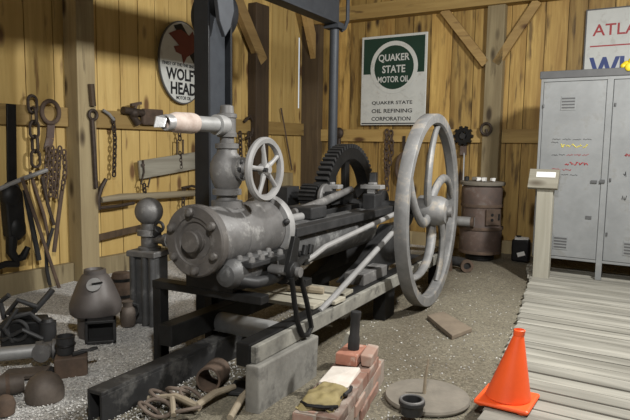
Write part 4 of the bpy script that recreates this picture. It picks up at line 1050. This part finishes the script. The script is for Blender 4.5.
b = MB(); b.boxm(Matrix.Translation(lw(152, 117, .09)), .28, .07, .17, jit=.015); build(b, 'iron_bracket', 'rust', None, LW, .02, 'rusty brown block on the rail behind the wrapped pipe end', 'bracket')
# boards and poles hung on the wall
a, c = lw(139, 170, .07), lw(198, 160, .07)
t = empty('grey_board', LW, (a+c)/2, 'grey weathered plank hung tilted on the left wall behind the pump', 'board')
b = MB(); b.beam(a, c, .03, .20, (0, 0, 1)); build(b, 'plank', 'grey_wood', t, bevel=.004)
b = MB(); b.tube([lw(143, 160, .10), lw(144, 172, .10), lw(141, 184, .10), lw(148, 187, .1), lw(150, 178, .1)], .010, 8); b.cyl(lw(143, 165, .08), lw(143, 165, .11), .02); build(b, 'hook', 'chain', t)
t = empty('singletree', LW, lw(140, 200, .09), 'long pale wooden pole with an iron end hanging below the grey plank', 'pole')
b = MB(); b.tube([lw(101, 200, .10), lw(120, 197, .10), lw(150, 196, .10), lw(198, 193, .10)], [.03, .036, .04, .036], 12); build(b, 'pole', 'pole', t)
b = MB(); b.tube([lw(106, 179, .10), lw(101, 188, .10), lw(98, 198, .10), lw(99, 210, .10)], [.02, .025, .025, .02], 8); b.tube([lw(99, 208, .10), lw(118, 206, .10), lw(134, 203, .10)], .018, 8); build(b, 'iron_end', 'chain', t)
b = MB(); b.chain([lw(144, 184, .11), lw(146, 205, .11)], .06, .04, .009); build(b, 'chain', 'chain', t)
strap('thin_lath', [(97, 238), (140, 228)], .07, .02, 'post_dark', 'thin dark lath slanting across the wall left of the pump ball', 'lath')
t = empty('clevis_chain', LW, lw(181, 165, .08), 'short chain with a square clevis hanging from the rail above the grey plank', 'chain')
b = MB(); b.chain([lw(179, 128, .08), lw(180, 140, .08)], .06, .04, .008); build(b, 'chain', 'chain', t)
b = MB(); b.chain([lw(180, 152, .08), lw(181, 168, .08)], .05, .036, .008); build(b, 'chain', 'chain', t)
b = MB(); b.tube([lw(177, 140, .08), lw(183, 140, .08), lw(183, 154, .08), lw(177, 154, .08)], .011, 8, True); build(b, 'clevis', 'chain', t)
t = empty('hook_link', LW, lw(186, 203, .08), 'iron hook and loose links at the right end of the pale pole', 'hook')
b = MB(); b.tube([lw(182, 188, .09), lw(192, 186, .09), lw(200, 188, .09)], .016, 8); build(b, 'hook', 'chain', t)
b = MB(); b.chain([lw(184, 188, .09), lw(183, 206, .09)], .06, .04, .008); build(b, 'chain', 'chain', t)
t = empty('hook_cluster', LW, lw(249, 150, .08), 'dark hooks and chain hanging from the rail behind the handwheel valve', 'hooks')
b = MB(); b.tube([lw(244, 122, .08), lw(250, 116, .08), lw(254, 124, .08), lw(251, 136, .08), lw(246, 138, .08)], .02, 8); build(b, 'hook', 'chain', t)
for x in (240, 249):
    b = MB(); b.chain([lw(x, 132, .08), lw(x+1, 162, .08)], .075, .045, .010); build(b, 'chain', 'chain', t)
wt('long_stick', [(281, 108), (292, 170)], .012, 'rust', 'thin brown stick leaning on the left wall between the dark posts', 'stick', .05)
a = lw(281, 180, .3)
b = MB(); b.box(a.x-.15, a.x+.15, a.y-.1, a.y+.1, .0, a.z+.1); build(b, 'wood_crate', 'post', None, LW, .01, 'brown wooden block behind the engine crosshead by the left wall', 'block')

# things on the back wall
def bchain(pts, L, wd, r, lab):
    b = MB(); b.chain([bw(x, y_, .08) for x, y_ in pts], L, wd, r); return build(b, 'rusty_chain', 'rust', None, BW, 0, lab, 'chain')
bchain([(387, 130), (386, 158), (387, 190)], .085, .055, .012, 'rusty chain hanging straight below the green and white oil sign')
bchain([(391, 131), (392, 150), (387, 175)], .085, .055, .012, 'rusty chain hanging in a bend right beside the straight one')
t = empty('hanging_pulley', BW, bw(404, 190, .08), 'oval dark iron loop hanging on the back wall behind the flywheel rim', 'iron loop')
b = MB(); b.torus(bw(404, 168, .09), (0, 1, 0), .20, .03, 36, 8, .55, (1, 0, 0)); build(b, 'loop', 'rust', t)
b = MB(); b.box(bw(404, 140, .06).x-.02, bw(404, 140, .06).x+.02, -.07, -.05, bw(404, 150, .06).z, bw(404, 136, .06).z); build(b, 'hanger', 'chain', t)
t = empty('cast_wheel', BW, bw(464, 150, .08), 'dark cast iron gear hung on the back wall rail above the stove', 'gear')
fm = frame(bw(464, 136, .06), (1, 0, 0), (0, 0, 1))
b = MB(); b.lathe([(.055, 0), (.105, 0), (.11, .02), (.105, .06), (.055, .06)], fm, 24, closed=True)
for k in range(10): b.boxm(fm @ Matrix.Rotation(2*PI*k/10, 4, 'Z') @ Matrix.Translation((.115, 0, .03)), .03, .035, .05)
build(b, 'rim', 'iron_black', t)
b = MB(); b.lathe([(.01, .01), (.04, .01), (.04, .07), (.01, .07)], fm, 16)
for k in range(4): b.boxm(fm @ Matrix.Rotation(.4+PI/2*k, 4, 'Z') @ Matrix.Translation((.05, 0, .03)), .07, .025, .03)
build(b, 'hub', 'iron_dark', t)
b = MB(); b.box(bw(461, 145, .06).x, bw(467, 145, .06).x, -.09, -.06, bw(464, 155, .06).z, bw(464, 146, .06).z); build(b, 'tag', 'rust_red', t)
t = empty('iron_ring', BW, bw(486, 134, .14), 'small dark iron ring with a hook hung on the back wall post', 'ring')
b = MB(); b.torus(bw(486, 129, .145), (0, 1, 0), .065, .018, 24, 8, 1.1); build(b, 'ring', 'chain', t)
b = MB(); b.tube([bw(486, 129, .145), bw(488, 136, .145)], .014, 8); build(b, 'hook', 'chain', t)
t = empty('wall_clamp', LW, lw(300, 135, .1), 'dark round knob hanging on the corner post beside the slim pipe post', 'knob')
ORG[t.name] = V3((0, 0, 0)); t.matrix_world = BW @ Matrix.Translation(bw(339, 136, .1)); ORG[t.name] = bw(339, 136, .1)
b = MB(); b.sphere(bw(339, 133, .10), .075, 16, 10, (1, .6, 1.1)); build(b, 'knob', 'chain', t)
b = MB(); b.cyl(bw(339, 137, .08), bw(339, 150, .08), .03); build(b, 'stem', 'chain', t)
